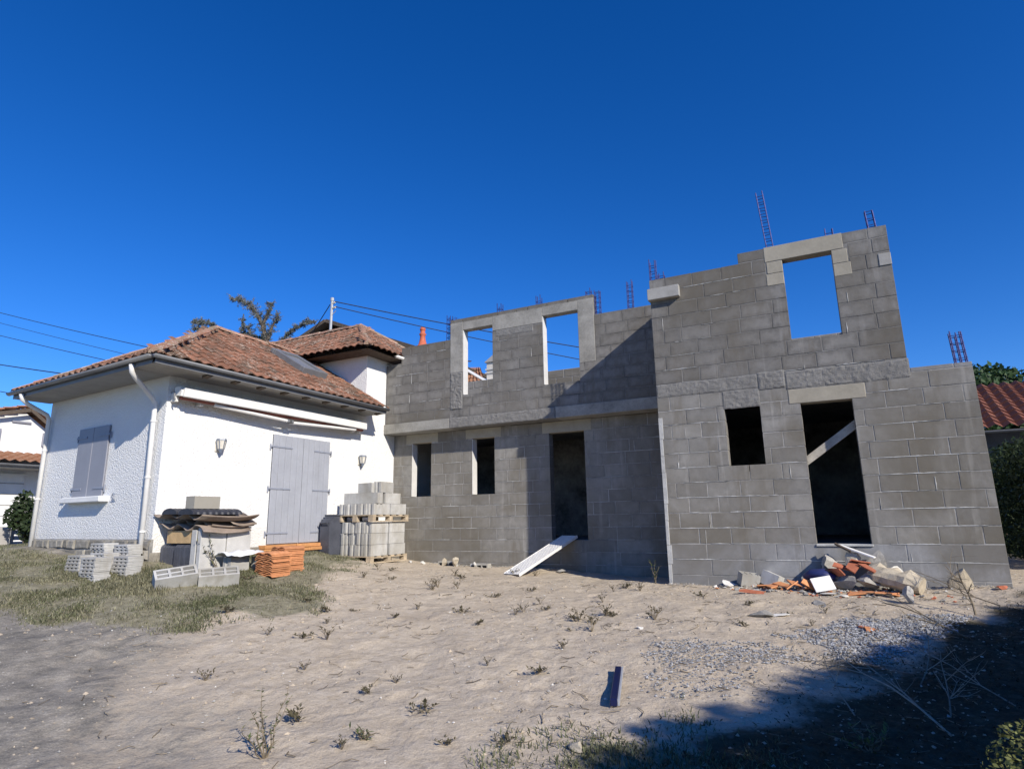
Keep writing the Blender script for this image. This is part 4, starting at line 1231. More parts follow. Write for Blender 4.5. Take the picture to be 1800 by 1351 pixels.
# loose blocks lying in front
at_mesh('hollow_block', HB, (-7.88, 5.52, G(-7.88, 5.52) + .02), orient((.50, -.33, .80), (.45, .88, .16)), 'tilted hollow block half sunk in the grass', 'block', None, (1.05, 1, 1))
at_mesh('hollow_block', HB, (-7.62, 5.98, G(-7.62, 5.98) - .01), orient((.40, -.30, .86), (.55, .83, .05)), 'hollow block in the grass with its cells open to the sky', 'block', None, 1.05)
at_mesh('concrete_block', GB, (-8.02, 6.58, G(-8.0, 6.6)), (0, 0, .1), 'small upright block under the crumpled white sheet', 'block', None, (.9, .7, .95))
at_mesh('concrete_block', GB, (-7.98, 6.98, G(-8.0, 6.95) - .01), (0, 0, .0), 'block beside the orange tile stacks', 'block', None, (1, .35, .9))
def crumple(x0, x1, y0, y1, z, amp, seed, n=14):
    vs, fs = [], []
    for k in (0, 1):
        for j in range(n + 1):
            for i in range(n + 1):
                x = x0 + (x1 - x0) * i / n; y = y0 + (y1 - y0) * j / n
                e = noise.fractal(Vector((x * 6, y * 6, seed)), 1.0, 2.0, 3)
                vs.append((x + .03 * e, y + .02 * noise.noise(Vector((x * 9, y * 9, 4 + seed))), z + amp * e + amp * 1.2 * math.sin(math.pi * i / n) - k * .008))
    S = (n + 1) ** 2
    for k in (0, 1):
        for j in range(n):
            for i in range(n):
                a = k * S + j * (n + 1) + i; fs.append((a, a + 1, a + n + 2, a + n + 1))
    for i in range(n):
        for j in (0, n): a = j * (n + 1) + i; fs.append((a, a + 1, S + a + 1, S + a)); a = i * (n + 1) + j; fs.append((a, a + n + 1, S + a + n + 1, S + a))
    return MB().add(vs, fs)
one('plastic_sheet', crumple(-8.20, -7.80, 6.32, 6.98, -.45, .045, 3), 'plastic_white', 'crumpled white plastic sheet resting on a small block', 'plastic sheet', None, True)
# ---- stacks of thin slotted slabs in front of the end wall
def thin_slab(w=.34, l=.22, h=.046):
    b = MB().cbox((-w / 2, -l / 2, .018), (w / 2, l / 2, h), .003)
    for i in range(4):
        xx = -w / 2 + .004 + i * (w - .048) / 3
        b.box((xx, -l / 2 + .004, 0), (xx + .04, l / 2 - .001, .0185))
    b.box((-w / 2 + .002, -l / 2 + .06, .001), (w / 2 - .001, l / 2 - .002, .0186))
    me = b.mesh('thin_slab', 'block_new'); b.fixnormals(me); return me
TS = thin_slab()
SL = 'stacked thin slotted slabs by the end wall'
for (x, y, n, lb, zb) in ((-9.07, 5.16, 7, 'thin slotted slab in the nearest stack by the end wall', -.735), (-9.71, 5.31, 6, 'thin slotted slab in the leftmost stack by the end wall', -.675),
                          (-8.92, 5.50, 6, 'thin slotted slab in the stack nearest the downpipe foot', -.69), (-9.86, 5.71, 7, 'thin slotted slab in the rear left stack against the stones', -.57),
                          (-9.43, 5.80, 7, 'thin slotted slab in the rear right stack against the stones', -.59), (-9.46, 5.50, 6, 'thin slotted slab in the middle stack between front and rear', -.65)):
    for i in range(n):
        at_mesh('thin_slab', TS, (x + random.uniform(-.008, .008), y + random.uniform(-.01, .01), zb + i * .0463), (0, 0, random.uniform(-.03, .03)), f'{lb}, {ORD[i]} from the ground', 'slab', SL)
# ---- two stacks of orange roof tiles
def orange_tile(w=.30, l=.42):
    n = 9; vs = []
    for k in (0, 1):
        for y in (-l / 2, l / 2):
            for i in range(n + 1):
                u = i / n
                vs.append((-w / 2 + w * u, y, .030 * abs(math.sin(u * math.pi * 2)) ** .8 + (.012 if k == 0 else 0.0)))
    n1 = n + 1; fs = []
    for i in range(n):
        fs += [(i, i + 1, n1 + i + 1, n1 + i), (2 * n1 + i, 2 * n1 + i + 1, 3 * n1 + i + 1, 3 * n1 + i), (i, i + 1, 2 * n1 + i + 1, 2 * n1 + i), (n1 + i, n1 + i + 1, 3 * n1 + i + 1, 3 * n1 + i)]
    fs += [(0, n1, 3 * n1, 2 * n1), (n, n1 + n, 3 * n1 + n, 2 * n1 + n)]
    b = MB().add(vs, fs); me = b.mesh('roof_tile', 'tile_orange'); b.fixnormals(me); return me
OT = orange_tile()
for (x, y, n, rz, lb) in ((-7.62, 6.92, 13, .10, 'new orange clay roof tile in the nearer of two stacks'), (-7.74, 7.30, 14, -.06, 'new orange clay roof tile in the farther of two stacks')):
    z0_ = G(x, y) - .02
    for i in range(n):
        at_mesh('roof_tile', OT, (x + random.uniform(-.012, .012), y + random.uniform(-.012, .012), z0_ + i * .0265), (0, 0, rz + random.uniform(-.04, .04)), f'{lb}, {ORD[i]} from the ground', 'roof tile', 'new orange tiles in two stacks', (1.05, .95, 1))
# ---- dark grey folded barrow/bin beside the pallet
bn = thing('plastic_bin', 'dark grey plastic bin standing between the door and the pallets', 'bin', (-8.95, 9.75, -.62))
MB().prism([(9.40, -.60), (9.44, -.66), (9.84, -.66), (9.88, -.60), (9.88, .10), (9.86, .13), (9.50, .13), (9.49, .08), (9.41, .07), (9.38, .0), (9.38, -.3)], 0, -9.10, -8.86).build('body', 'plastic_dark', bn)
MB().cbox((-9.12, 9.50, .131), (-8.84, 9.90, .16), .01).build('lid', 'plastic_dark', bn)
for xx in (-9.07, -8.89): MB().tube([(xx - .02, 9.40, -.58), (xx + .02, 9.40, -.58)], .08, 14).build('wheel', 'tile_black', bn)
MB().tube([(-9.07, 9.38, -.05), (-9.07, 9.34, 0.0), (-8.89, 9.34, 0.0), (-8.89, 9.38, -.05)], .014, 6).build('handle', 'plastic_dark', bn)
# ---- white perforated gangway up to the doorway
P0 = Vector((-5.24, 10.16, G(-5.24, 10.16) + .015)); P1 = Vector((-4.76, 11.83, -.335))
dv = (P1 - P0); LN = dv.length; dv.normalize()
sd_ = dv.cross(Vector((0, 0, 1))).normalized(); up_ = sd_.cross(dv)
Mg = Matrix((sd_, dv, up_)).transposed()
gw = thing('gangway', 'white perforated metal scaffold board leaning up to the dark doorway', 'ramp', P0)
GWd = .36
def gp(u, v, w): return P0 + Mg @ Vector((u, v, w))
bm = MB().obox(gp(0, LN / 2, 0), (GWd, LN, .010), Mg)
for j in range(int(LN / .07)):
    for i in range(5):
        bm.obox(gp(-GWd / 2 + .05 + i * (GWd - .1) / 4 + (.02 if j % 2 else -.02), .05 + j * .07, .007), (.022, .022, .008), Mg)
bm.build('deck', 'metal_white', gw)
for s_ in (-1, 1): MB().obox(gp(s_ * (GWd / 2 + .004), LN / 2, -.012), (.012, LN, .05), Mg).build('side_rail', 'metal_white', gw)
MB().obox(gp(0, LN / 2, -.02), (GWd - .02, LN - .05, .006), Mg).build('under_plate', 'metal_white', gw)
# ---- plank nailed across the near doorway
a, b = Vector((-0.33, YF + .03, .74)), Vector((.50, YF + .03, 1.33))
d_ = (b - a).normalized(); Mp = Matrix((d_, Vector((0, 1, 0)), d_.cross(Vector((0, 1, 0))))).transposed()
bmp = MB().obox((a + b) / 2 + Vector((0, .21, 0)), ((b - a).length, .028, .115), Mp, .004)
one('plank', bmp, 'plank_grey', 'grey plank nailed slantwise across the near doorway', 'plank')

# ------------------------------------------------------------------ rocks and rubble
def rock_mesh(seed, flat=1.0, mat='rock', fac=0.32, name='rock'):
    import bmesh
    b = bmesh.new()
    bmesh.ops.create_icosphere(b, subdivisions=2, radius=0.5)
    fac *= .8
    rnd = random.Random(seed)
    cuts = [(Vector((rnd.uniform(-1, 1), rnd.uniform(-1, 1), rnd.uniform(-1, 1))).normalized(), rnd.uniform(.15, .30)) for _ in range(8)]
    for v in b.verts:
        for nrm, dd in cuts:
            k = v.co.dot(nrm)
            if k > dd: v.co -= nrm * (k - dd)
        v.co += v.co.normalized() * fac * .18 * noise.noise(v.co * 5 + Vector((seed, 0, 0)))
        v.co.z *= flat
    me = bpy.data.meshes.new(name); b.to_mesh(me); b.free()
    me.uv_layers.new(name='UVMap')
    me.materials.append(MATS[mat]); return me
def rock(x, y, s, label, mat='rock', flat=.8, sink=.12, rz=None, seed=None, z=None, cat='stone', group=None, name='stone', rx=0, ry=0):
    seed = seed if seed is not None else random.randint(0, 9999)
    me = rock_mesh(seed, flat, mat, name=name)
    sc = s if isinstance(s, tuple) else (s, s * .85, s * .8)
    zz = (G(x, y) + sc[2] * flat * (.42 - sink)) if z is None else z
    return at_mesh(name, me, (x, y, zz), (rx, ry, rz if rz is not None else random.uniform(0, 6)), label, cat, group, sc)
def shard(x, y, l, w, label, mat, z=None, rot=(0, 0, 0), th=.016, cat='tile shard', group=None, name='tile_shard', curve=.02):
    n = 5; vs = []
    pts = [(-.5, -.5), (.1, -.5), (.5, -.38), (.42, .5), (-.3, .42)]
    pts = [(px + random.uniform(-.08, .08), py + random.uniform(-.08, .08)) for px, py in pts]
    for k in (0, 1):
        for px, py in pts: vs.append((px * l, py * w, (th if k else 0) + curve * (0.25 - py * py) * 4))
    fs = [tuple(range(n))[::-1], tuple(range(n, 2 * n))] + [(i, (i + 1) % n, n + (i + 1) % n, n + i) for i in range(n)]
    b = MB().add(vs, fs); me = b.mesh(name, mat); b.fixnormals(me)
    return at_mesh(name, me, (x, y, (G(x, y) + .01) if z is None else z), rot, label, cat, group)
# heap against the near wall
RG = 'rubble heap under the near doorway'
rock(-1.50, 9.86, (.26, .2, .17), 'small broken concrete lump at the left end of the rubble', 'rock_white', group=RG)
rock(-1.66, 9.80, (.14, .12, .1), 'fist-sized pale lump leftmost in the rubble', 'rock_white', group=RG)
at_mesh('hollow_block', HB, (-1.22, 9.90, -.99), (.2, .15, .5), 'broken hollow block with dark cells left of the orange shards', 'block', RG, (.55, .9, .85))
at_mesh('concrete_block', GB, (-.93, 9.93, -1.0), (.35, .2, 1.2), 'tilted half block leaning on the wall left of the heap', 'block', RG, (1, .5, .9))
rock(-.72, 9.92, (.34, .2, .16), 'low cream mortar lump behind the orange shards', 'rock_tan', group=RG, flat=.6)
for i, (x, y, l, w, rz) in enumerate(((-.95, 9.58, .26, .13, .3), (-.86, 9.50, .22, .12, 1.1), (-.74, 9.56, .24, .12, -.4), (-.80, 9.64, .2, .12, 2.0), (-.62, 9.52, .22, .1, .7), (-.58, 9.60, .2, .11, -.8), (-.44, 9.50, .2, .1, .2))):
    shard(x, y, l, w, 'orange broken tile shard in the loose scatter left of the heap', 'tile_orange', G(x, y) + .02 + .018 * (i % 3), (random.uniform(-.4, .4), random.uniform(-.4, .4), rz), group='orange shards left of the heap')
shard(-1.10, 9.20, .34, .09, 'dark red tile strip lying on the sand before the rubble', 'terracotta', None, (0, .1, .1), .03)
for i, (x, y, z_, sx, sy, sz, mt_, lb, rot) in enumerate((
        (-.30, 9.72, -.87, .46, .34, .30, 'rock', 'dark grey concrete lump in the middle of the heap', .3), (-.12, 9.92, -.70, .40, .30, .36, 'rock', 'large grey boulder standing high on the heap', 1.0),
        (.18, 9.90, -.66, .40, .26, .34, 'rock_tan', 'tan slab of old mortar on top of the heap', 2.0), (.44, 9.94, -.62, .34, .24, .36, 'rock', 'rounded grey stone at the top right of the heap', .6),
        (.30, 9.62, -.84, .50, .36, .30, 'rock', 'dark shaded lump in the hollow of the heap', 1.6), (.05, 9.60, -.88, .36, .3, .28, 'rock', 'grey slanting lump at the front of the heap', 2.4),
        (-.42, 9.86, -.90, .34, .28, .24, 'rock', 'low dark lump at the left of the heap', .9), (.62, 9.80, -.76, .40, .3, .22, 'rock_white', 'pale stone near the right top of the heap', .2),
        (.75, 9.90, -.88, .28, .2, .2, 'rock_white', 'pale stone low at the right of the heap', 1.2))):
    rock(x, y, (sx, sy, sz), lb, mt_, 1.0, z=z_, rz=rot, seed=100 + i, group=RG)
# long pale rolled lump (old plaster column) lying right of the heap
def lump(pts, rad, seed):
    vs, fs = [], []; n = 11
    pts = [Vector(p) for p in pts]
    for i, p in enumerate(pts):
        d = (pts[min(i + 1, len(pts) - 1)] - pts[max(i - 1, 0)]).normalized()
        s_ = d.cross(Vector((0, 0, 1))).normalized(); u_ = s_.cross(d)
        for k in range(n):
            a = 2 * math.pi * k / n
            e = 1 + .40 * noise.noise(Vector((i * 1.3, math.cos(a) * 2.0, math.sin(a) * 2.0 + seed)))
            vs.append(p + (s_ * math.cos(a) * 1.15 + u_ * math.sin(a) * .85) * rad[i] * e)
    for i in range(len(pts) - 1):
        for k in range(n): fs.append((i * n + k, i * n + (k + 1) % n, (i + 1) * n + (k + 1) % n, (i + 1) * n + k))
    fs += [tuple(range(n)), tuple(range((len(pts) - 1) * n, len(pts) * n))]
    return MB().add(vs, fs)
one('plaster_roll', lump([(.36, 9.72, -.76), (.44, 9.69, -.78), (.52, 9.66, -.80), (.60, 9.63, -.82), (.68, 9.59, -.84), (.76, 9.56, -.86), (.84, 9.52, -.88), (.90, 9.49, -.90)], [.11, .15, .145, .155, .14, .15, .14, .11], 2.0), 'rock_tan',
    'long tan sack-like lump sloping down the right side of the heap', 'sack')
for i, (x, y, z_, l, w, rot) in enumerate(((.02, 9.66, -.70, .3, .13, (.5, .3, .4)), (.16, 9.62, -.68, .3, .13, (.3, -.4, 1.2)), (.24, 9.70, -.64, .26, .12, (-.3, .2, .2)), (-.04, 9.56, -.76, .24, .12, (.9, .1, 2.2)), (.32, 9.60, -.70, .22, .1, (.2, .5, -.6)))):
    shard(x, y, l, w, 'red clay tile shard high in the middle of the heap', 'terracotta', z_, rot, group='red shards in the heap')
for i, (x, y, l, w, rz) in enumerate(((.20, 9.40, .3, .12, .1), (.34, 9.38, .32, .1, -.2), (.48, 9.36, .28, .1, .3), (.56, 9.30, .2, .1, 1.0))):
    shard(x, y, l, w, 'orange tile shard along the foot of the heap', 'tile_orange', G(x, y) + .02, (random.uniform(-.3, .3), random.uniform(-.2, .2), rz), group='orange shards along the foot of the heap')
shard(-.40, 9.46, .30, .1, 'orange shard standing on edge left of the white panel', 'tile_orange', -.92, (1.0, .5, .8))
pn = one('square_sheet', MB().obox((-.22, 9.44, -.90), (.26, .02, .2), Matrix.Rotation(.25, 3, 'Z') @ Matrix.Rotation(-.6, 3, 'X') @ Matrix.Rotation(-.2, 3, 'Y'), .003), 'plastic_white', 'clean white square panel leaning on the front of the heap', 'panel')
one('navy_bag', lump([(-.44, 9.70, -.84), (-.34, 9.66, -.80), (-.2, 9.64, -.80), (-.06, 9.62, -.84)], [.05, .08, .085, .05], 5.0), 'plastic_navy', 'dark navy plastic bag squashed into the heap', 'bag', None, True)
one('white_board', MB().obox((.24, 9.86, -.50), (.44, .09, .02), Matrix.Rotation(-.3, 3, 'Z') @ Matrix.Rotation(.36, 3, 'Y'), .003), 'plastic_white', 'narrow white board slanting across the top of the heap', 'board')
one('dark_stick', MB().tube([(-.02, 9.9, -.40), (.16, 9.84, -.50)], .02, 6), 'wood_dark', 'dark stick poking out of the top of the heap', 'stick')
rock(-.02, 9.22, (.2, .14, .07), 'flat white flake on the sand before the heap', 'rock_white', group=None)
rock(-.16, 9.34, (.26, .16, .06), 'white flat flake just below the white panel', 'rock_white')
rock(-.24, 8.72, (.36, .2, .12), 'dark flat clod on the sand in front of the heap', 'rock', flat=.7)
rock(1.37, 10.0 - .14, (.40, .3, .38), 'pale boulder alone against the wall near its right corner', 'rock_tan', .95, rz=.4, seed=4)
rock(1.75, 9.80, (.24, .2, .1), 'small reddish lump at the right corner of the wall', 'terracotta')
rock(.68, 8.83, (.22, .2, .28), 'pointed grey stone standing on the sand', 'rock', 1.0)
rock(-.86, 7.85, (.36, .2, .16), 'dark elongated stone with pale rim lying on open sand', 'rock', .8, rz=.3)
rock(-.70, 7.92, (.34, .14, .06), 'flat pale flake behind the dark elongated stone', 'rock_white', .8, rz=.2)
shard(.22, 7.45, .16, .1, 'small orange shard on the sand before the gravel', 'tile_orange', None, (.1, .1, .4))
shard(.14, 7.52, .1, .08, 'tiny pink shard beside the small orange shard', 'terracotta', None, (.1, 0, 1.4))
# broken crumbs spilling round the heap
def crumbs(n, cx, cy, ax, ay, s0, s1, seed):
    r = random.Random(seed); out = []
    for _ in range(n):
        x, y = r.gauss(cx, ax), min(9.98, r.gauss(cy, ay)); s = r.uniform(s0, s1)
        out.append((x, y, G(x, y) + s * .35, s))
    return out
CRUMB_SETS = [(crumbs(230, .05, 9.62, .55, .22, .012, .045, 1), 'rock'), (crumbs(60, -.45, 9.5, .4, .12, .012, .035, 2), 'tile_orange'), (crumbs(70, .2, 9.55, .45, .2, .012, .035, 3), 'terracotta'), (crumbs(70, -.6, 9.75, .7, .15, .01, .03, 4), 'rock_white')]
# against the recessed wall
at_mesh('hollow_block', HB, (-7.36, 11.42, -.94), (R90, 0, .04), 'concrete block on its side behind the two tan stones', 'block', None, (.8, 1.15, .8))
rock(-7.32, 11.16, (.26, .2, .26), 'left of two tan stones by the recessed wall', 'rock_tan', 1.0)
rock(-7.08, 11.20, (.24, .2, .24), 'right of two tan stones by the recessed wall', 'rock_tan', 1.0)
at_mesh('hollow_block', HB, (-6.66, 11.60, -.98), (R90, 0, .02), 'concrete block with open cell facing out, between the tan stones and the gangway', 'block', None, (.85, 1.0, .8))
rock(-6.72, 11.40, (.14, .1, .14), 'white lump in front of the open-celled block', 'rock_white', 1.0)
at_mesh('hollow_block', HB, (-5.62, 11.66, -.99), (0, 0, .03), 'low block half hidden behind the gangway', 'block', None, (.6, .8, .7))
rock(-4.70, 11.25, (.36, .24, .14), 'low grey stone under the gangway', 'rock', .8)
rock(-7.75, 10.55, (.16, .12, .12), 'white stone beside the pallet corner', 'rock_white')
rock(-7.85, 11.15, (.16, .12, .1), 'pale stone at the foot of the wall right of the pallets', 'rock_white')
rock(-1.60, 3.98, (.20, .12, .1), 'brown half-buried stone in the sand at the front', 'rock_tan', .7)
rock(-2.02, 6.95, (.10, .08, .06), 'tiny pale stone in mid sand', 'rock_white', .8)
# ---- blue spirit level stuck upright in the sand
gl = G(-1.70, 5.1)
lv = thing('spirit_level', 'dark blue spirit level lying on the sand, pointing away', 'spirit level', (-1.70, 5.1, gl))
A_l, B_l = Vector((-1.60, 4.72, G(-1.60, 4.72) + .035)), Vector((-1.80, 5.48, G(-1.80, 5.48) + .04))
dl = (B_l - A_l).normalized(); sl_ = Vector((0, 0, 1)); sl_ = (sl_ - dl * sl_.dot(dl)).normalized(); nl_ = sl_.cross(dl)
Ml = Matrix((sl_, dl, nl_)).transposed(); LL_ = (B_l - A_l).length
MB().obox((A_l + B_l) / 2, (.05, LL_, .05), Ml, .003).build('bar', 'level_blue', lv)
MB().tube([A_l - nl_ * .018 + dl * .05, A_l + nl_ * .018 + dl * .05], .026, 12).build('end_loop', 'tile_black', lv)
MB().tube([(A_l + B_l) / 2 - nl_ * .0175, (A_l + B_l) / 2 + nl_ * .0175], .022, 12).build('vial_window', 'lamp_cream', lv)
MB().obox((A_l + B_l) / 2 + sl_ * .0005 + Vector((.034, .009, 0)), (.046, LL_ * .985, .016), Ml, .002).build('pale_edge', 'level_edge', lv)

# ------------------------------------------------------------------ loose ground stuff
def chips(spots, name, mat, kind='stuff'):
    """thousands of angular chips in one mesh: x, y, z, size"""
    V, Fc = [], []
    for (x, y, z, s) in spots:
        o = len(V)
        sx, sy, sz = s * random.uniform(.6, 1.3), s * random.uniform(.5, 1.0), s * random.uniform(.35, .8)
        a = random.uniform(0, 6.28); ca, sa = math.cos(a), math.sin(a)
        for (px, py, pz) in ((1, .1, 0), (.2, 1, .1), (-.9, .3, -.1), (-.1, -1, .1), (.2, .1, 1), (-.1, .1, -1)):
            px += random.uniform(-.3, .3); py += random.uniform(-.3, .3)
            V.append((x + (px * ca - py * sa) * sx, y + (px * sa + py * ca) * sy, z + pz * sz))
        for (i, j) in ((0, 1), (1, 2), (2, 3), (3, 0)): Fc += [(o + i, o + j, o + 4), (o + j, o + i, o + 5)]
    b = MB(); b.v, b.f, b.uv = V, Fc, [(.5, .5)] * len(V)
    me = b.mesh(name, mat)
    return link(name, me, None, kind)
def in_ell(x, y, cx, cy, a, b, rot):
    dx, dy = x - cx, y - cy; c, s = math.cos(rot), math.sin(rot)
    return 1 - math.hypot((dx * c + dy * s) / a, (-dx * s + dy * c) / b)
def patch(n, cx, cy, a, b, rot, s0, s1, seed, thr=0.0):
    rnd = random.Random(seed); out = []
    while len(out) < n:
        x, y = cx + rnd.uniform(-1.3, 1.3) * a, cy + rnd.uniform(-1.3, 1.3) * a
        d = in_ell(x, y, cx, cy, a, b, rot) + .55 * noise.noise(Vector((x * 1.6, y * 1.6, seed))) + .2 * noise.noise(Vector((x * 6, y * 6, seed)))
        if d > thr and rnd.random() < min(1, .35 + d * 1.6):
            s = rnd.uniform(s0, s1)
            out.append((x, y, G(x, y) + s * .3 + max(0, d) * .02, s))
    return out
for _s, _m in CRUMB_SETS:
    tag(chips(_s, 'rubble_crumbs', _m), {'rock': 'grey rubble crumbs strewn round the heap', 'tile_orange': 'orange tile crumbs left of the heap', 'terracotta': 'dark red tile crumbs through the heap', 'rock_white': 'white mortar crumbs left of the heap'}[_m], 'rubble')
tag(chips(patch(3600, .32, 7.45, .95, .55, .9, .008, .020, 3), 'gravel', 'gravel'), 'grey crushed-stone gravel spread at the edge of the hedge shadow', 'gravel')
tag(chips(patch(1300, -1.0, 6.35, .65, .45, .5, .006, .016, 5) + patch(400, -1.25, 5.6, .5, .6, .5, .006, .016, 6), 'gravel', 'gravel'), 'pale grey gravel patch in the open sand', 'gravel')
sp = []
rnd = random.Random(11)
for _ in range(5200):
    x, y = rnd.uniform(-11, 2.5), rnd.uniform(2.2, 11.3)
    w = grey_w(x, y)
    if rnd.random() > .20 + .75 * w + (.35 if x > -2.6 else 0): continue
    s = rnd.choice((.004, .005, .006, .007, .008, .011, .015)) * rnd.uniform(.8, 1.3)
    sp.append((x, y, G(x, y) + s * .3, s))
for _ in range(500):       # crumbs along the foot of the walls
    x = rnd.uniform(xL, xR2); sp.append((x, YF - abs(rnd.gauss(0, .12)) - .02, G(x, YF - .05) + .005, rnd.uniform(.006, .02)))
for _ in range(350):
    x = rnd.uniform(-8.1, -4.6); sp.append((x, YL - abs(rnd.gauss(0, .15)) - .02, G(x, YL - .1) + .005, rnd.uniform(.006, .02)))
tag(chips(sp, 'pebbles', 'rock'), 'scattered pebbles and mortar crumbs over the bare yard', 'pebbles')
sp = []
for _ in range(260):
    x, y = rnd.uniform(-7, 1.8), rnd.uniform(3.0, 9.6)
    sp.append((x, y, G(x, y) + .004, rnd.uniform(.006, .016)))
tag(chips(sp, 'pale_chips', 'rock_white'), 'white plaster chips scattered over the bare sand', 'chips')
sp = []
for _ in range(5200):       # clods of trodden sand
    x, y = rnd.uniform(-8.0, 1.8), rnd.uniform(2.4, 10.0)
    if noise.noise(Vector((x * 1.1, y * 1.1, 2.2))) < -.05 or grass_w(x, y) > .4: continue
    s = rnd.choice((.006, .008, .010, .013, .018, .026)) * rnd.uniform(.7, 1.2)
    sp.append((x, y, G(x, y), s))
tag(chips(sp, 'sand_clods', 'clod'), 'crumbly clods of trodden sand across the yard', 'clods')
# twigs and dry straw
bt = MB()
for _ in range(2600):
    x, y = rnd.uniform(-7.5, 2.0), rnd.uniform(2.8, 10.0)
    if noise.noise(Vector((x * 1.4, y * 1.4, 12.3))) < .02: continue
    if rnd.random() > .35 + (.5 if x > -2.5 else 0): continue
    l = rnd.uniform(.03, .16); a = rnd.uniform(0, 6.28)
    p = []
    for k in range(3):
        t = k / 2
        xx, yy = x + math.cos(a) * l * t, y + math.sin(a) * l * t
        p.append((xx, yy, G(xx, yy) + rnd.uniform(.004, .02))); a += rnd.uniform(-.5, .5)
    bt.tube(p, rnd.uniform(.002, .0045), 3, False)
tag(bt.build('dry_twigs', 'twig', None, kind='stuff'), 'dry twigs and straw littered over the sand', 'twigs')

# ------------------------------------------------------------------ grass
def blades(spots, name, mat, label):
    V, Fc = [], []
    for (x, y, h, lean, a) in spots:
        z = G(x, y) - .005
        w = .0035 + h * .02
        ca, sa = math.cos(a), math.sin(a)
        o = len(V)
        mx, my = x + ca * lean * .4, y + sa * lean * .4
        tx, ty = x + ca * lean, y + sa * lean
        V += [(x - sa * w, y + ca * w, z), (x + sa * w, y - ca * w, z), (mx - sa * w * .8, my + ca * w * .8, z + h * .6), (mx + sa * w * .8, my - ca * w * .8, z + h * .6), (tx, ty, z + h)]
        Fc += [(o, o + 1, o + 3, o + 2), (o + 2, o + 3, o + 4)]
    b = MB(); b.v, b.f, b.uv = V, Fc, [(.5, .5)] * len(V)
    return tag(link(name, b.mesh(name, mat), None, 'stuff'), label, 'grass')
dry, green = [], []
tries = 0
while len(dry) + len(green) < 62000 and tries < 400000:
    tries += 1
    x, y = rnd.uniform(-15.5, -5.4), rnd.uniform(3.2, 10.0)
    if x < X0 + .03 and y > YC - .05 and x > X1: continue
    if rnd.random() > grass_w(x, y) * (.06 + .94 * sstep(-.30, .35, noise.noise(Vector((x * 1.9, y * 1.9, 4.4))))): continue
    if y > 5.72 and x < -9.25 and rnd.random() < .75: continue
    nr = max(0, 1 - abs(x + 8.2) / 1.2) * max(0, 1 - abs(y - 5.6) / 1.0)      # taller tufts along the piles
    h = rnd.uniform(.015, .05) * (1 + .9 * nr) * (1 + .6 * noise.noise(Vector((x * 2.5, y * 2.5, 1.1))))
    g = noise.noise(Vector((x * 1.1, y * 1.1, 9.9))) + rnd.uniform(-.5, .5) + (.15 if y > 7.2 else 0)
    (green if g > .05 else dry).append((x, y, h, h * rnd.uniform(.2, 1.1), rnd.uniform(0, 6.28)))
blades(dry, 'dry_grass', 'grass_dry', 'dry straw-coloured grass in front of the white house')
blades(green, 'green_grass', 'grass_green', 'greener grass mixed into the dry verge by the white house')
sp = []
while len(sp) < 7000:
    x, y = rnd.uniform(-2.3, 1.2), rnd.uniform(2.3, 5.4)
    if rnd.random() > grass2_w(x, y): continue
    h = rnd.uniform(.015, .055); sp.append((x, y, h, h * rnd.uniform(.3, 1.2), rnd.uniform(0, 6.28)))
blades(sp, 'low_grass', 'grass_green', 'low green scrub grass at the edge of the hedge shadow, nearest the viewer')

# ------------------------------------------------------------------ plants
def leaf_quad(b, c, d, up, l, w):
    d = d.normalized(); s = d.cross(up)
    if s.length < 1e-4: s = d.orthogonal()
    s.normalize(); n = s.cross(d)
    b.add([c, c + d * l * .5 + s * w * .5 + n * l * .06, c + d * l, c + d * l * .5 - s * w * .5 + n * l * .06], [(0, 1, 2, 3)])
def rvec(r=random): return Vector((r.gauss(0, 1), r.gauss(0, 1), r.gauss(0, 1))).normalized()
def weed_parts(seed, h, spread, n, lf, upright):
    r = random.Random(seed); st, lv_ = MB(), MB()
    for i in range(n):
        a = r.uniform(0, 6.28); k = r.uniform(.4, 1)
        tip = Vector((math.cos(a) * spread * k, math.sin(a) * spread * k, h * r.uniform(.45, 1) if upright else h * r.uniform(.2, .9)))
        p1 = Vector((tip.x * .4, tip.y * .4, tip.z * .65))
        st.tube([(0, 0, -.01), p1, tip], [.003, .002, .001], 4, False)
        for j in range(r.randint(4, 8)):
            t = r.uniform(.25, 1); c = p1.lerp(tip, (t - .4) / .6) if t > .4 else Vector((0, 0, 0)).lerp(p1, t / .4)
            d = rvec(r); d.z = abs(d.z) * .6 + .1
            leaf_quad(lv_, c, d, Vector((0, 0, 1)), lf * r.uniform(.6, 1.3), lf * r.uniform(.3, .55))
    return st.mesh('stem', 'twig'), lv_.mesh('foliage', 'leaf_weed')
WEEDS = [weed_parts(50 + i, *a) for i, a in enumerate(((.07, .11, 9, .035, False), (.10, .09, 8, .03, True), (.05, .14, 10, .03, False), (.13, .12, 9, .028, True)))]
def weed(x, y, k, s, label, group='small weeds on the sand'):
    r = thing('weed', label, 'weed', (x, y, G(x, y)), group)
    a = random.uniform(0, 6.28)
    for me in WEEDS[k]:
        o = link(me.name, me, r); o.matrix_parent_inverse = Matrix.Identity(4)
        o.rotation_euler = (0, 0, a); o.scale = (s, s, s)
    return r
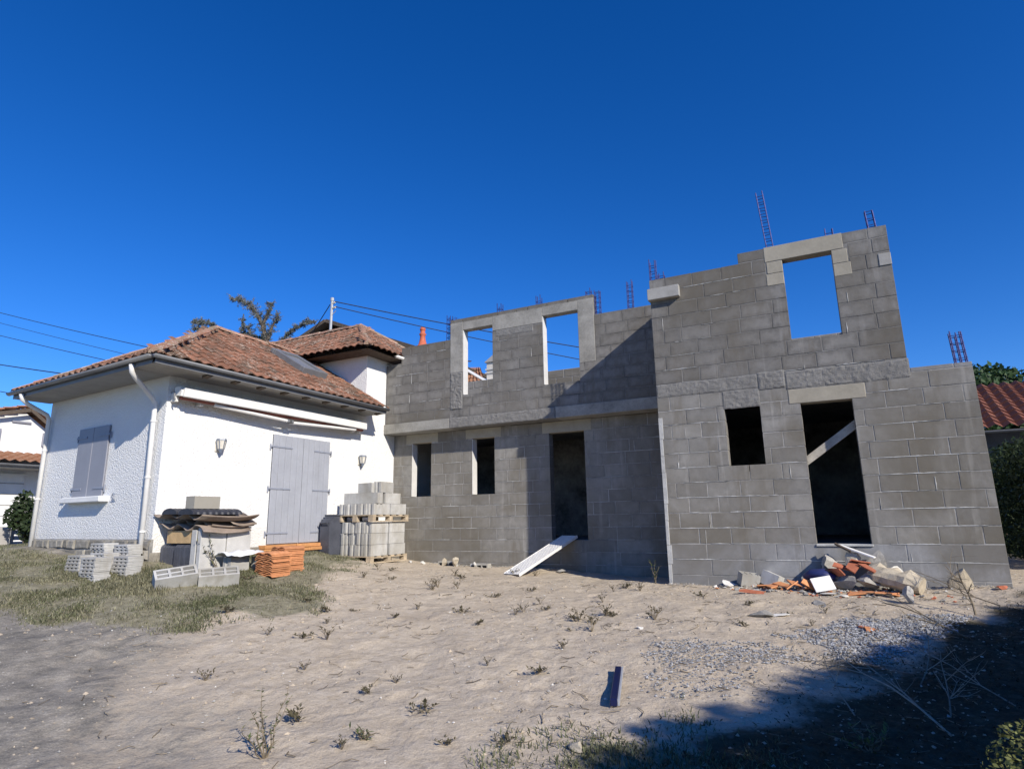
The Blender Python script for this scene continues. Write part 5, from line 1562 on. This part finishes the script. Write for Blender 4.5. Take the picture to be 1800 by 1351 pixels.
SPOTS = [(-6.15, 6.18, 0.85), (-6.75, 7.97, 1.05), (-6.47, 8.34, 0.94), (-7.33, 9.03, 1.09), (-5.69, 6.06, 1.11), (-5.34, 5.69, 0.74), (-5.48, 6.3, 0.71), (-5.61, 8.37, 1.24), (-4.84, 6.29, 0.87), (-4.91, 6.87, 0.85), (-4.27, 6.95, 1.35), (-5.9, 9.33, 1.01), (-5.7, 9.22, 1.24), (-3.56, 7.21, 1.01), (-4.11, 8.63, 1.12), (-3.58, 7.76, 0.8), (-2.8, 7.04, 1.11), (-2.78, 7.11, 1.26), (-2.53, 7.44, 1.04), (-2.54, 7.35, 1.18), (-2.46, 5.24, 1.14), (-4.39, 4.42, 0.74), (-5.09, 5.06, 1.19), (-4.88, 5.21, 1.08), (-3.5, 4.24, 0.9), (-3.48, 4.57, 0.72), (-2.84, 4.1, 1.26), (-5.23, 8.35, 1.01), (-2.88, 9.31, 1.17), (-2.6, 9.08, 1.27), (-1.71, 9.02, 1.16), (-1.95, 7.34, 1.3), (-7.0, 9.01, 0.96), (-5.2, 10.21, 1.22), (-3.31, 7.35, 0.99), (-2.46, 6.64, 1.31), (-3.59, 3.58, 1.27), (-2.98, 3.36, 0.76), (-2.43, 3.71, 0.79), (-5.46, 4.94, 0.84), (-6.45, 5.22, 1.33), (-4.9, 3.8, 0.98), (-4.39, 7.99, 1.11), (-2.82, 8.07, 0.9), (-3.76, 6.43, 1.03), (-2.52, 5.97, 0.95), (-2.06, 3.88, 0.93)]
for i, (x, y, s) in enumerate(SPOTS + [(-3.1 + rnd.gauss(0, 1.1), 7.6 + rnd.gauss(0, .9), rnd.uniform(.5, 1.0)) for _ in range(9)] + [(-1.2 + rnd.gauss(0, .7), 8.2 + rnd.gauss(0, .7), rnd.uniform(.4, .9)) for _ in range(6)]):
    weed(x, y, i % 4, s, 'small dark weed tuft rooted in the open sand')
def big_weed(x, y, h, spread, n, lf, label, mat='leaf_weed', seed=1, name='weed', lean=(0, 0)):
    r = random.Random(seed); st, lv_ = MB(), MB()
    g = G(x, y); base = Vector((x, y, g - .02))
    for i in range(n):
        a = r.uniform(0, 6.28); k = r.uniform(.25, 1)
        tip = base + Vector((math.cos(a) * spread * k + lean[0] * h, math.sin(a) * spread * k + lean[1] * h, h * r.uniform(.5, 1)))
        pts = [base]
        for j in range(1, 6):
            t = j / 5
            pts.append(base.lerp(tip, t) + Vector((r.uniform(-.02, .02), r.uniform(-.02, .02), math.sin(t * 3.14) * .02)))
        st.tube(pts, [.006, .005, .004, .003, .002, .001], 5, False)
        for j in range(int(18 * h / .4)):
            t = r.uniform(.15, 1); q = t * 5; i0 = min(4, int(q))
            c = pts[i0].lerp(pts[i0 + 1], q - i0); d = rvec(r); d.z = d.z * .5 + .25
            leaf_quad(lv_, c, d, Vector((0, 0, 1)), lf * r.uniform(.5, 1.3), lf * r.uniform(.3, .5))
            if r.random() < .25: st.tube([c, c + d * lf * 1.5], [.0025, .001], 4, False)
    root = thing(name, label, 'plant', (x, y, g))
    st.build('stem', 'twig', root); lv_.build('foliage', mat, root)
    return root
big_weed(-3.40, 3.12, .50, .26, 6, .034, 'tall spindly weed with thin branching stems in the left foreground', 'leaf_fresh', 3)
big_weed(-5.45, 8.0, .22, .16, 7, .04, 'bushy weed clump in the middle of the sand', 'leaf_weed', 4)
big_weed(-2.62, 10.05, .42, .10, 4, .045, 'slender leafy weed against the corner of the near wall', 'leaf_fresh', 5)
big_weed(-2.95, 3.55, .10, .13, 8, .04, 'low yellow-green weed clump right of the tall spindly weed', 'leaf_fresh', 6)
big_weed(-8.12, 6.36, .62, .10, 3, .05, 'climbing green stem in front of the upright slabs', 'leaf_fresh', 7, 'vine', (-.25, -.35))
big_weed(-7.60, 6.45, .12, .20, 9, .04, 'low leafy weeds between the hollow block and the orange tiles', 'leaf_fresh', 8)
big_weed(-4.85, 10.35, .12, .12, 7, .035, 'weed growing at the foot of the gangway', 'leaf_weed', 9)
big_weed(-8.75, 7.95, .22, .08, 4, .03, 'thin weed beside the door threshold', 'leaf_fresh', 12)

def leaf_mass(boxes, n, size, seed, keep=None, drop=.35):
    """leaves through a set of ellipsoids (cx,cy,cz,rx,ry,rz); denser near the surface"""
    r = random.Random(seed); b = MB()
    V, Fc = [], []
    wsum = [e[3] * e[4] * e[5] for e in boxes]
    for _ in range(n):
        e = r.choices(boxes, wsum)[0]
        d = rvec(r); k = r.uniform(.35, 1.0) ** .5
        p = Vector((e[0] + d.x * e[3] * k, e[1] + d.y * e[4] * k, e[2] + d.z * e[5] * k))
        if noise.noise(p * 1.7 + Vector((seed, 0, 0))) < -drop: continue
        if keep and not keep(p): continue
        nrm = (d + rvec(r) * .9).normalized(); t = nrm.orthogonal().normalized()
        t = (t * math.cos(a_ := r.uniform(0, 6.28)) + nrm.cross(t) * math.sin(a_)); s = nrm.cross(t)
        l = size * r.uniform(.6, 1.35); w = l * r.uniform(.4, .6)
        o = len(V)
        V += [p - t * l / 2, p + s * w / 2, p + t * l / 2, p - s * w / 2]; Fc.append((o, o + 1, o + 2, o + 3))
    b.v, b.f, b.uv = [tuple(v) for v in V], Fc, [(.5, .5)] * len(V)
    return b
# tall hedge row outside the right boundary; its shade falls across the right foreground
hd = thing('hedge', 'tall dark conifer hedge row on the right boundary that shades the foreground', 'hedge', (8.5, 3.5, -1.3))
rr_ = random.Random(77); boxes = []; stems = MB()
y = -0.75
while y < 10.5:
    hx = 7.75 + (y - .2) * .5 + rr_.uniform(-.08, .08); top = 4.42 + rr_.uniform(-.06, .05)
    for z_ in (-.9, .2, 1.3, 2.4, 3.3): boxes.append((hx, y, z_, .62, .55, .75))
    boxes.append((hx, y, top - .55, .5, .5, .55))
    stems.tube([(hx, y, -1.5), (hx + .05, y + .05, 1.0), (hx, y, top - .5)], [.09, .06, .02], 6)
    boxes.append((hx, y + .25, top - .45, .45, .42, .45))
    y += .5
leaf_mass(boxes, 64000, .24, 5, drop=1.5).build('foliage', 'leaf_hedge', hd)
stems.build('stem', 'bark', hd)
# clipped hedge running back beyond the right corner: its near flank lies in its own shade
h2 = thing('hedge', 'dark clipped hedge running back beyond the right corner of the near wall', 'hedge', (3.5, 14, -1.0))
bx = []
y = 11.9
while y < 19:
    for zz in (-.6, .15, .88): bx.append((3.45 + (y - 12) * .03 + rr_.uniform(-.08, .08), y, zz + rr_.uniform(-.08, .08), .66, .45, .52))
    y += .42
leaf_mass(bx, 26000, .10, 15, drop=.95).build('foliage', 'leaf_hedge', h2)
st = MB()
for y in (12.2, 13.6, 15.0, 16.5, 18): st.tube([(3.45, y, -1.1), (3.5, y, .5)], [.05, .02], 6)
st.build('stem', 'bark', h2)
# dark shrubs beyond the right corner of the near wall
def shrub(name, label, x, y, z, r, h, n, size, mat, seed, cat='shrub'):
    root = thing(name, label, cat, (x, y, z)); rs = random.Random(seed)
    bx = []
    for i in range(7): bx.append((x + rs.uniform(-.5, .5) * r, y + rs.uniform(-.5, .5) * r, z + h * rs.uniform(.2, .85), r * rs.uniform(.45, .7), r * rs.uniform(.45, .7), h * rs.uniform(.16, .3)))
    leaf_mass(bx, n, size, seed, drop=.45).build('foliage', mat, root)
    st = MB()
    for i in range(6):
        e = bx[i]; st.tube([(x, y, z - .05), ((x + e[0]) / 2 + rs.uniform(-.1, .1), (y + e[1]) / 2, (z + e[2]) / 2), (e[0], e[1], e[2])], [.035, .025, .01], 5)
    st.build('branch', 'bark', root)
shrub('shrub', 'broad-leaved shrub with pale leaf tips above the clipped hedge', 3.75, 13.6, -.9, .8, 2.5, 2600, .15, 'leaf_tree', 22)
shrub('boxwood_shrub', 'small sunlit yellow-green shrub in the right foreground corner', .37, 1.92, -1.47, .25, .86, 20000, .0145, 'leaf_shrub', 24)
# low scrub, spread dark over the shadowed ground to deepen its shade
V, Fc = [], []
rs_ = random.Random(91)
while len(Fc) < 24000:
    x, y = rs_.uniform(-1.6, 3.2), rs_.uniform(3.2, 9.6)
    if rs_.random() > shade_soil_w(x, y) * sstep(-.6, .35, noise.noise(Vector((x * 2.2, y * 2.2, 3.3)))) : continue
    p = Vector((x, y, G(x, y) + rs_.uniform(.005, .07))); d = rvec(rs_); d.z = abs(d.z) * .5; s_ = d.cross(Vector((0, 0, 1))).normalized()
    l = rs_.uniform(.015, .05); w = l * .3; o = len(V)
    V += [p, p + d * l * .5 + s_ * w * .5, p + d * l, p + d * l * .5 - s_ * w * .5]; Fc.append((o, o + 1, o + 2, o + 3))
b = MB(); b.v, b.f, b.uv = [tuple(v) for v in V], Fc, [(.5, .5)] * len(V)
tag(link('shade_scrub', b.mesh('shade_scrub', 'leaf_shade_scrub'), None, 'stuff'), 'dark low scrub and dead leaves spread to deepen the shade of the right foreground', 'scrub')
# boundary hedge closing the plot behind the extension
h3 = thing('hedge', 'low dark boundary hedge crossing behind the block building at right', 'hedge', (.5, 20.5, -1.0))
bx = []
x = -3.5
while x < 4.6:
    for zz in (-.6, .15, .8): bx.append((x, 20.5 + rr_.uniform(-.08, .08), zz, .5, .6, .52))
    x += .45
leaf_mass(bx, 15000, .13, 16, drop=.95).build('foliage', 'leaf_hedge', h3)
st = MB()
for x in (-3, -1, 1, 3): st.tube([(x, 20.5, -1.1), (x, 20.5, .5)], [.05, .02], 6)
st.build('stem', 'bark', h3)
# brush pile in the shade
def branch(b, p, d, l, r0, rs, depth=0):
    pts = [p]; dd = d.copy()
    for i in range(4):
        dd = (dd + rvec(rs) * .16).normalized()
        q = pts[-1] + dd * l / 4
        q.z = max(q.z, G(q.x, q.y) + .01)
        pts.append(q)
    b.tube(pts, [r0, r0 * .85, r0 * .7, r0 * .55, r0 * .35], 5, False)
    if depth < 2:
        for k in range(rs.randint(3, 5)):
            i = rs.randint(1, 3); sdv = (dd + rvec(rs) * .9).normalized(); sdv.z = abs(sdv.z) * .6
            branch(b, pts[i], sdv, l * rs.uniform(.35, .6), r0 * .55, rs, depth + 1)
BR = 'cut branches lying in the shade'
for i, (x, y, a, el, l, r0, lb) in enumerate(((.50, 4.95, 2.15, .35, .95, .008, 'long pale cut branch slanting through the shaded brush'), (-.02, 5.15, 1.9, .55, .6, .0055, 'fan of pale dry stalks at the left of the shaded brush'),
                                          (.45, 5.9, 1.2, .7, .6, .006, 'upright pale twiggy branch in the shaded brush'), (.98, 5.7, 2.6, .3, .9, .005, 'thin long branch at the right of the shaded brush'),
                                          (.55, 5.3, 1.5, .8, .5, .006, 'short forked branch in the middle of the shaded brush'), (1.0, 7.4, 2.5, .35, .9, .009, 'dark bare branch at the edge of the light below the boulder'), (1.55, 8.9, 2.8, .3, .9, .008, 'bare branch reaching into the sun by the right corner'),
                                          (1.25, 8.5, 1.4, 1.2, .45, .012, 'upright brown stump of a branch near the right corner'))):
    rs = random.Random(300 + i); b = MB()
    d = Vector((math.cos(a) * math.cos(el), math.sin(a) * math.cos(el), math.sin(el)))
    branch(b, Vector((x, y, G(x, y) + .01)), d, l, r0, rs)
    tag(b.build('branch_cutting', 'twig_pale' if i < 5 else 'twig', None), lb, 'branch', BR)
# small round tuft of dark scrub under the branches
big_weed(.05, 4.6, .14, .3, 12, .05, 'low green leaves among the shaded branches', 'leaf_fresh', 15)

# ------------------------------------------------------------------ beyond the yard
# neighbour house at the left
NB = thing('neighbour_house', 'white gabled neighbour house with salmon tile roof at the left edge', 'house', (-26, 11, -.4))
XN = -26.0
ge = [(6.5, 2.55), (6.5, 2.9), (11.65, 4.12), (12.62, 3.42), (12.62, 2.55)]
MB().prism(ge, 0, XN - 9, XN).build('gable_wall', 'wall_white_far', NB)
MB().box((XN - 9, 6.5, -.6), (XN - .02, 12.62, 2.549)).build('wall', 'wall_white_far', NB)
def slab4(p, th, name, mat, parent, **k):
    n = (Vector(p[1]) - Vector(p[0])).cross(Vector(p[3]) - Vector(p[0])).normalized() * th
    return MB().add([*p, *[Vector(q) + n for q in p]], [(0, 1, 2, 3), (4, 5, 6, 7), (0, 1, 5, 4), (1, 2, 6, 5), (2, 3, 7, 6), (3, 0, 4, 7)]).build(name, mat, parent, **k)
def far_roof(parent, eave_a, eave_b, ridge_a, ridge_b, mat, tw=.3, amp=.04, rows=8, name='roof', waves=None):
    """wavy tiled slope between an eave line and a ridge line, stepped row by row"""
    ea, eb, ra, rb = map(Vector, (eave_a, eave_b, ridge_a, ridge_b))
    n = max(4, int((eb - ea).length / tw) * 4)
    up = (eb - ea).cross(ra - ea).normalized(); up = up if up.z > 0 else -up
    vs, fs = [], []
    for j in range(rows * 2):
        r = j // 2; t = (r + (j % 2)) / rows; off = .05 if j % 2 == 0 else .0
        for i in range(n + 1):
            u = i / n
            p = ea.lerp(eb, u).lerp(ra.lerp(rb, u), t) + up * (off + amp * (1 + math.sin(u * n / 4 * 2 * math.pi)))
            vs.append(p)
    for j in range(rows * 2 - 1):
        for i in range(n): a = j * (n + 1) + i; fs.append((a, a + 1, a + n + 2, a + n + 1))
    return MB().add(vs, fs).build(name, mat, parent)
far_roof(NB, (XN + .35, 13.05, 3.22), (XN - 9.4, 13.05, 3.22), (XN + .35, 11.65, 4.30), (XN - 9.4, 11.65, 4.30), 'roof_tile_far')
far_roof(NB, (XN + .35, 6.0, 2.75), (XN - 9.4, 6.0, 2.75), (XN + .35, 11.65, 4.30), (XN - 9.4, 11.65, 4.30), 'roof_tile_far', rows=14)
slab4([(XN + .34, 6.0, 2.76), (XN + .34, 11.65, 4.27), (XN + .34, 11.65, 4.13), (XN + .34, 6.0, 2.6)], .04, 'barge_board', 'wood_dark', NB)
slab4([(XN + .34, 13.05, 3.22), (XN + .34, 11.65, 4.27), (XN + .34, 11.65, 4.13), (XN + .34, 13.05, 3.08)], .04, 'barge_board', 'wood_dark', NB)
MB().cbox((XN + .001, 11.25, 3.72), (XN + .06, 11.85, 3.80), .01).build('vent', 'shutter_grey', NB)
MB().cbox((XN + .001, 12.28, 2.95), (XN + .1, 12.48, 3.45), .01).build('shutter', 'shutter_grey', NB)
MB().cbox((XN + .001, 10.62, 2.95), (XN + .1, 10.95, 3.45), .01).build('shutter', 'shutter_grey', NB)
far_roof(NB, (XN + 1.3, 6.0, 2.18), (XN + 1.3, 13.0, 2.18), (XN + .02, 6.0, 2.62), (XN + .02, 13.0, 2.62), 'roof_tile_far', rows=4, name='porch_roof')
half_round((XN + 1.38, 6.0, 2.14), (XN + 1.38, 13.0, 2.14), .07).build('gutter', 'gutter_grey', NB)
MB().box((XN + .05, 6.0, 2.02), (XN + 1.25, 13.0, 2.14)).build('porch_soffit', 'soffit', NB)
gd = MB().box((XN + .001, 8.2, -.3), (XN + .05, 11.9, 1.9)).build('garage_door', 'wall_white_far', NB)
for k in range(5): MB().box((XN + .051, 8.2, .02 + k * .38), (XN + .062, 11.9, .05 + k * .38)).build('groove', 'soffit', gd)
# low wall, gate and shrub between the plots
MB().cbox((-22.1, 6.0, -.9), (-21.9, 10.05, .0), .02)
fwall = MB().cbox((-21.1, 5.0, -.9), (-20.9, 9.45, .02), .02)
one('garden_wall', fwall, 'wall_grey_far', 'low grey garden wall before the white garage', 'wall')
gt = thing('slatted_gate', 'pale blue-grey slatted garden gate beside the white house corner', 'gate', (-20.9, 9.9, -.6))
for k in range(6): MB().cbox((-20.95, 9.5, -.50 + k * .16), (-20.92, 10.6, -.38 + k * .16), .004).build('slat', 'shutter_blue', gt)
for yy in (9.48, 10.6): MB().cbox((-20.98, yy, -.75), (-20.90, yy + .06, .55), .006).build('post', 'gutter_grey', gt)
shrub('garden_shrub', 'spiky dark garden shrub by the neighbour garage', -20.0, 9.45, -.5, .55, 1.5, 1700, .14, 'leaf_hedge', 31)
# roof mast with cables
MS = thing('roof_mast', 'grey steel cable mast standing behind the tower roof', 'mast', (-12.87, 13.3, 4.6))
MB().tube([(-12.9, 13.3, 4.5), (-12.87, 13.3, 6.62)], .04, 8).build('pole', 'mast_grey', MS)
MB().tube([(-12.87, 13.3, 6.60), (-12.87, 13.3, 6.70)], .055, 8).build('cap', 'mast_grey', MS)
for dz, dx in ((.0, .12), (-.16, .14)):
    MB().tube([(-12.87, 13.3, 6.52 + dz), (-12.87 + dx, 13.3, 6.54 + dz)], .03, 6).build('insulator', 'lamp_cream', MS)
    MB().tube([(-12.87, 13.3, 6.30 + dz), (-12.7, 13.3, 6.42 + dz)], .012, 5).build('strut', 'mast_grey', MS)
def wire(a, b, sag, r, label, grp='overhead cables'):
    a, b = Vector(a), Vector(b); pts = []
    for i in range(25):
        t = i / 24; pts.append(a.lerp(b, t) - Vector((0, 0, sag * 4 * t * (1 - t))))
    one('cable', MB().tube(pts, r, 5, False), 'cable', label, 'cable', grp)
wire((-12.75, 13.3, 6.56), (4.0, 26, 4.2), .35, .016, 'upper of the two cables running right from the roof mast')
wire((-12.75, 13.3, 6.40), (4.0, 26.2, 3.4), .35, .014, 'lower of the two cables running right from the roof mast')
wire((-12.95, 13.3, 6.5), (-15.9, 14.6, 5.2), .02, .014, 'short stay cable falling left from the roof mast')
wire((-62, 20, 18.3), (-30, 20, 8.9), .15, .022, 'topmost thin cable in the sky left of the house')
wire((-62, 20, 17.5), (-30, 20, 8.2), .1, .016, 'second cable from the top left of the house')
wire((-62, 20, 16.4), (-30, 20, 7.7), .1, .022, 'third cable from the top left of the house')
wire((-62, 20, 13.6), (-36, 20, 8.2), .1, .034, 'thick cable low in the sky at the left edge')
wire((-62, 20, 11.7), (-38, 20, 6.9), .1, .026, 'lowest cable just above the neighbour roof')
# grey gabled house behind the tower
GH = thing('rear_house', 'grey rendered gable of a house rising behind the tower roof', 'house', (-19, 20, -.5))
MB().prism([(-23.2, -.6), (-23.2, 7.15), (-19.35, 8.62), (-15.0, 6.9), (-15.0, -.6)], 1, 20.0, 27.0).build('gable_wall', 'wall_grey_far', GH)
MB().box((-21.0, 19.9, 5), (-20.72, 19.999, 8.0)).build('chimney_breast', 'wood_dark', GH)
MB().tube([(-19.0, 19.9, 7.86), (-18.9, 19.7, 7.9)], .06, 6).build('lamp', 'lamp_cream', GH)
slab4([(-23.9, 19.6, 7.02), (-19.35, 19.6, 8.80), (-19.35, 27.2, 8.80), (-23.9, 27.2, 7.02)], .16, 'roof', 'wood_dark', GH)
slab4([(-19.35, 19.6, 8.80), (-14.4, 19.6, 6.82), (-14.4, 27.2, 6.82), (-19.35, 27.2, 8.80)], .16, 'roof', 'wood_dark', GH)
# chimney with red pot, and the roof it stands on
CH = thing('chimney', 'white chimney with a red clay pot behind the first block courses', 'chimney', (-11.5, 16, 5.0))
MB().cbox((-11.82, 15.85, 4.0), (-11.15, 16.35, 5.52), .01).build('stack', 'wall_white_far', CH)
MB().cbox((-11.88, 15.79, 5.521), (-11.09, 16.41, 5.58), .01).build('cap', 'wall_white_far', CH)
def lathe(cx, cy, prof, n=14):
    vs = [(cx + math.cos(2 * math.pi * k / n) * r, cy + math.sin(2 * math.pi * k / n) * r, z) for r, z in prof for k in range(n)]
    fs = [(i * n + k, i * n + (k + 1) % n, (i + 1) * n + (k + 1) % n, (i + 1) * n + k) for i in range(len(prof) - 1) for k in range(n)] + [tuple(range((len(prof) - 1) * n, len(prof) * n))]
    return MB().add(vs, fs)
lathe(-11.49, 16.1, [(.24, 5.581), (.21, 5.63), (.14, 5.72), (.095, 5.90), (.085, 6.02), (.115, 6.05), (.115, 6.09), (.08, 6.11), (.08, 6.20), (.10, 6.22), (.095, 6.27), (.05, 6.33)]).build('pot', 'chimney_red', CH, True)
RH = thing('rear_outbuilding', 'tiled roof with a roof window between the tower and the block wall', 'roof', (-13.2, 16.5, 4))
far_roof(RH, (-14.4, 15.2, 4.6), (-11.0, 15.2, 4.6), (-14.4, 18.5, 5.9), (-11.0, 18.5, 5.6), 'roof_tile_far', name='slope', rows=7)
slab4([(-12.55, 15.6, 5.52), (-11.62, 15.6, 5.12), (-11.62, 16.4, 5.35), (-12.55, 16.4, 5.75)], .07, 'roof_window', 'gutter_grey', RH)
# house seen through the first upper window: roof edge, chimney
VH = thing('far_house', 'pale house roof and banded chimney seen through the left upper window hole', 'house', (-13, 23, -.5))
MB().box((-19.5, 22.6, -.6), (-12.6, 28, 5.2)).build('wall', 'wall_cream_far', VH)
far_roof(VH, (-19.5, 22.0, 5.0), (-12.2, 22.0, 5.0), (-17.0, 25.0, 7.4), (-14.4, 25.0, 7.2), 'roof_tile_far', rows=8)
slab4([(-14.45, 21.9, 7.0), (-12.1, 21.9, 5.50), (-12.1, 22.2, 5.42), (-14.45, 22.2, 6.92)], .10, 'barge_board', 'wall_white_far', VH)
ch = MB().cbox((-12.55, 22.3, 4.8), (-11.7, 23.0, 6.62), .01).build('chimney', 'wall_cream_far', VH)
for zz in (6.12, 6.27): MB().cbox((-12.6, 22.25, zz), (-11.65, 23.05, zz + .06), .008).build('band', 'concrete_pale', ch)
MB().prism([(-12.62, 6.621), (-11.63, 6.621), (-12.12, 6.95)], 1, 22.22, 23.08).build('hood', 'wall_grey_far', ch)
# neighbour roof at the right edge and trees behind it
NR = thing('red_roof_house', 'low house with striped red tile roof behind the right wall corner', 'house', (6, 24, -.9))
MB().box((3.2, 22.6, -1), (13, 29, 2.38)).build('wall', 'wall_shed', NR)
far_roof(NR, (3.0, 22.0, 2.32), (13.4, 22.0, 2.32), (3.4, 26.0, 4.25), (13.0, 26.0, 4.25), 'roof_tile_red', tw=.34, amp=.055, rows=10)
half_round((3.0, 21.93, 2.28), (13.4, 21.93, 2.28), .07).build('gutter', 'gutter_grey', NR)
def tree(name, label, x, y, z, h, r, n, size, mat, seed, group=None):
    root = thing(name, label, 'tree', (x, y, z), group); rs = random.Random(seed)
    tk = MB(); tk.tube([(x, y, z - .1), (x + .1, y, z + h * .4), (x, y + .1, z + h * .8)], [.03 * h, .022 * h, .008 * h], 8)
    bx = []
    for i in range(12):
        a = rs.uniform(0, 6.28); k = rs.uniform(.1, .75) * r; zz = z + h * rs.uniform(.45, .9)
        c = (x + math.cos(a) * k, y + math.sin(a) * k, zz)
        bx.append((*c, r * rs.uniform(.3, .5), r * rs.uniform(.3, .5), h * rs.uniform(.09, .16)))
        tk.tube([(x, y, z + h * rs.uniform(.3, .5)), c], [.010 * h, .004 * h], 5)
    tk.build('trunk', 'bark', root); leaf_mass(bx, n, size, seed, drop=.3).build('crown', mat, root)
for i, (x, y, h, r, lb) in enumerate(((5.2, 33, 7.5, 3.6, 'nearest round green tree behind the red striped roof'), (9.2, 35, 7.9, 3.8, 'round green tree right of the nearest one behind the red roof'), (13.5, 34, 7.7, 3.8, 'rightmost green tree behind the red striped roof'), (2.4, 40, 7.4, 3.4, 'far green tree left of the red striped roof'))):
    tree('tree', lb, x, y, -.9, h, r, 9000, .30, 'leaf_tree', 60 + i, 'trees behind the red roof')
# blue-grey conifer behind the white house: drooping bristly arms
CT = thing('conifer_tree', 'blue-grey conifer with bristly upswept arms behind the white house roof', 'tree', (-18.2, 16, -.4))
tk, nd = MB(), MB()
rs = random.Random(9)
tk.tube([(-18.0, 16.0, -.5), (-18.1, 16, 3), (-17.9, 15.5, 6.2)], [.22, .18, .10], 8)
def arm(pts, r0, fat):
    pts = [Vector(p) for p in pts]; tk.tube(pts, [r0 * (1 - .8 * i / (len(pts) - 1)) for i in range(len(pts))], 6)
    for i in range(len(pts) - 1):
        L_ = (pts[i + 1] - pts[i]).length; ax = (pts[i + 1] - pts[i]).normalized()
        for k in range(max(2, int(L_ * 44))):
            t = rs.random(); c = pts[i].lerp(pts[i + 1], t)
            d = (rvec(rs) + ax * .55 + Vector((0, 0, .35))).normalized(); tl = fat * rs.uniform(.5, 2.0)
            e = c + d * tl + Vector((0, 0, rs.uniform(-.03, .05)))
            tk.tube([c, e], [.012, .006], 3, False)
            for q in range(26):
                u = rs.random(); p = c.lerp(e, u); nn = (rvec(rs) + d * .5).normalized()
                leaf_quad(nd, p, nn, rvec(rs), rs.uniform(.05, .11), .022)
arm([(-17.7, 15.2, 5.6), (-17.6, 15, 6.5), (-17.85, 15, 7.1), (-18.2, 15, 7.6), (-18.7, 15, 8.05), (-19.2, 15, 8.35), (-19.62, 15, 8.46)], .10, .17)
arm([(-17.6, 15, 6.4), (-17.35, 15, 7.0), (-17.1, 15, 7.35)], .07, .15)
arm([(-17.85, 15, 7.1), (-17.6, 15, 7.6), (-17.5, 15, 7.9)], .05, .11)
arm([(-17.6, 15.2, 5.6), (-16.9, 15, 6.3), (-16.3, 15, 6.7), (-15.7, 15, 6.85), (-15.3, 15, 6.8)], .06, .09)
arm([(-17.2, 15, 6.0), (-16.6, 15, 6.25), (-16.2, 15, 6.3)], .04, .12)
arm([(-18.1, 16, 5.6), (-19.6, 15.3, 6.9), (-20.9, 15, 7.38), (-21.7, 15, 7.62)], .07, .13)
arm([(-19.6, 15.3, 6.9), (-20.8, 15, 7.65), (-21.9, 15, 7.90)], .06, .11)
arm([(-18.2, 15.5, 6.0), (-18.9, 15, 7.1), (-18.95, 15, 7.6)], .04, .10)
arm([(-17.9, 15.3, 6.0), (-18.5, 15.0, 6.9), (-18.6, 15.0, 7.2)], .05, .14)
tk.build('trunk', 'bark', CT); nd.build('needles', 'needle', CT)
MO = thing('leaning_tree', 'olive tree crown peeping over the white house ridge', 'tree', (-19.2, 16.5, -.4))
leaf_mass([(-19.6, 15.6, 6.9, .55, .4, .40), (-18.8, 15.6, 6.6, .6, .4, .42), (-18.1, 15.7, 6.3, .6, .4, .4), (-19.2, 15.7, 6.2, .8, .5, .5)], 5200, .11, 44, drop=.5).build('crown', 'moss', MO)
MB().tube([(-19.0, 16.5, -.5), (-19.1, 16.2, 3), (-19.0, 15.8, 6.2)], [.14, .11, .06], 7).build('trunk', 'bark', MO)
shrub('garden_tree', 'dark treetop above the neighbour roof at the left edge', -36, 15.5, -.5, 2.6, 6.6, 4000, .3, 'leaf_tree', 71, 'tree')
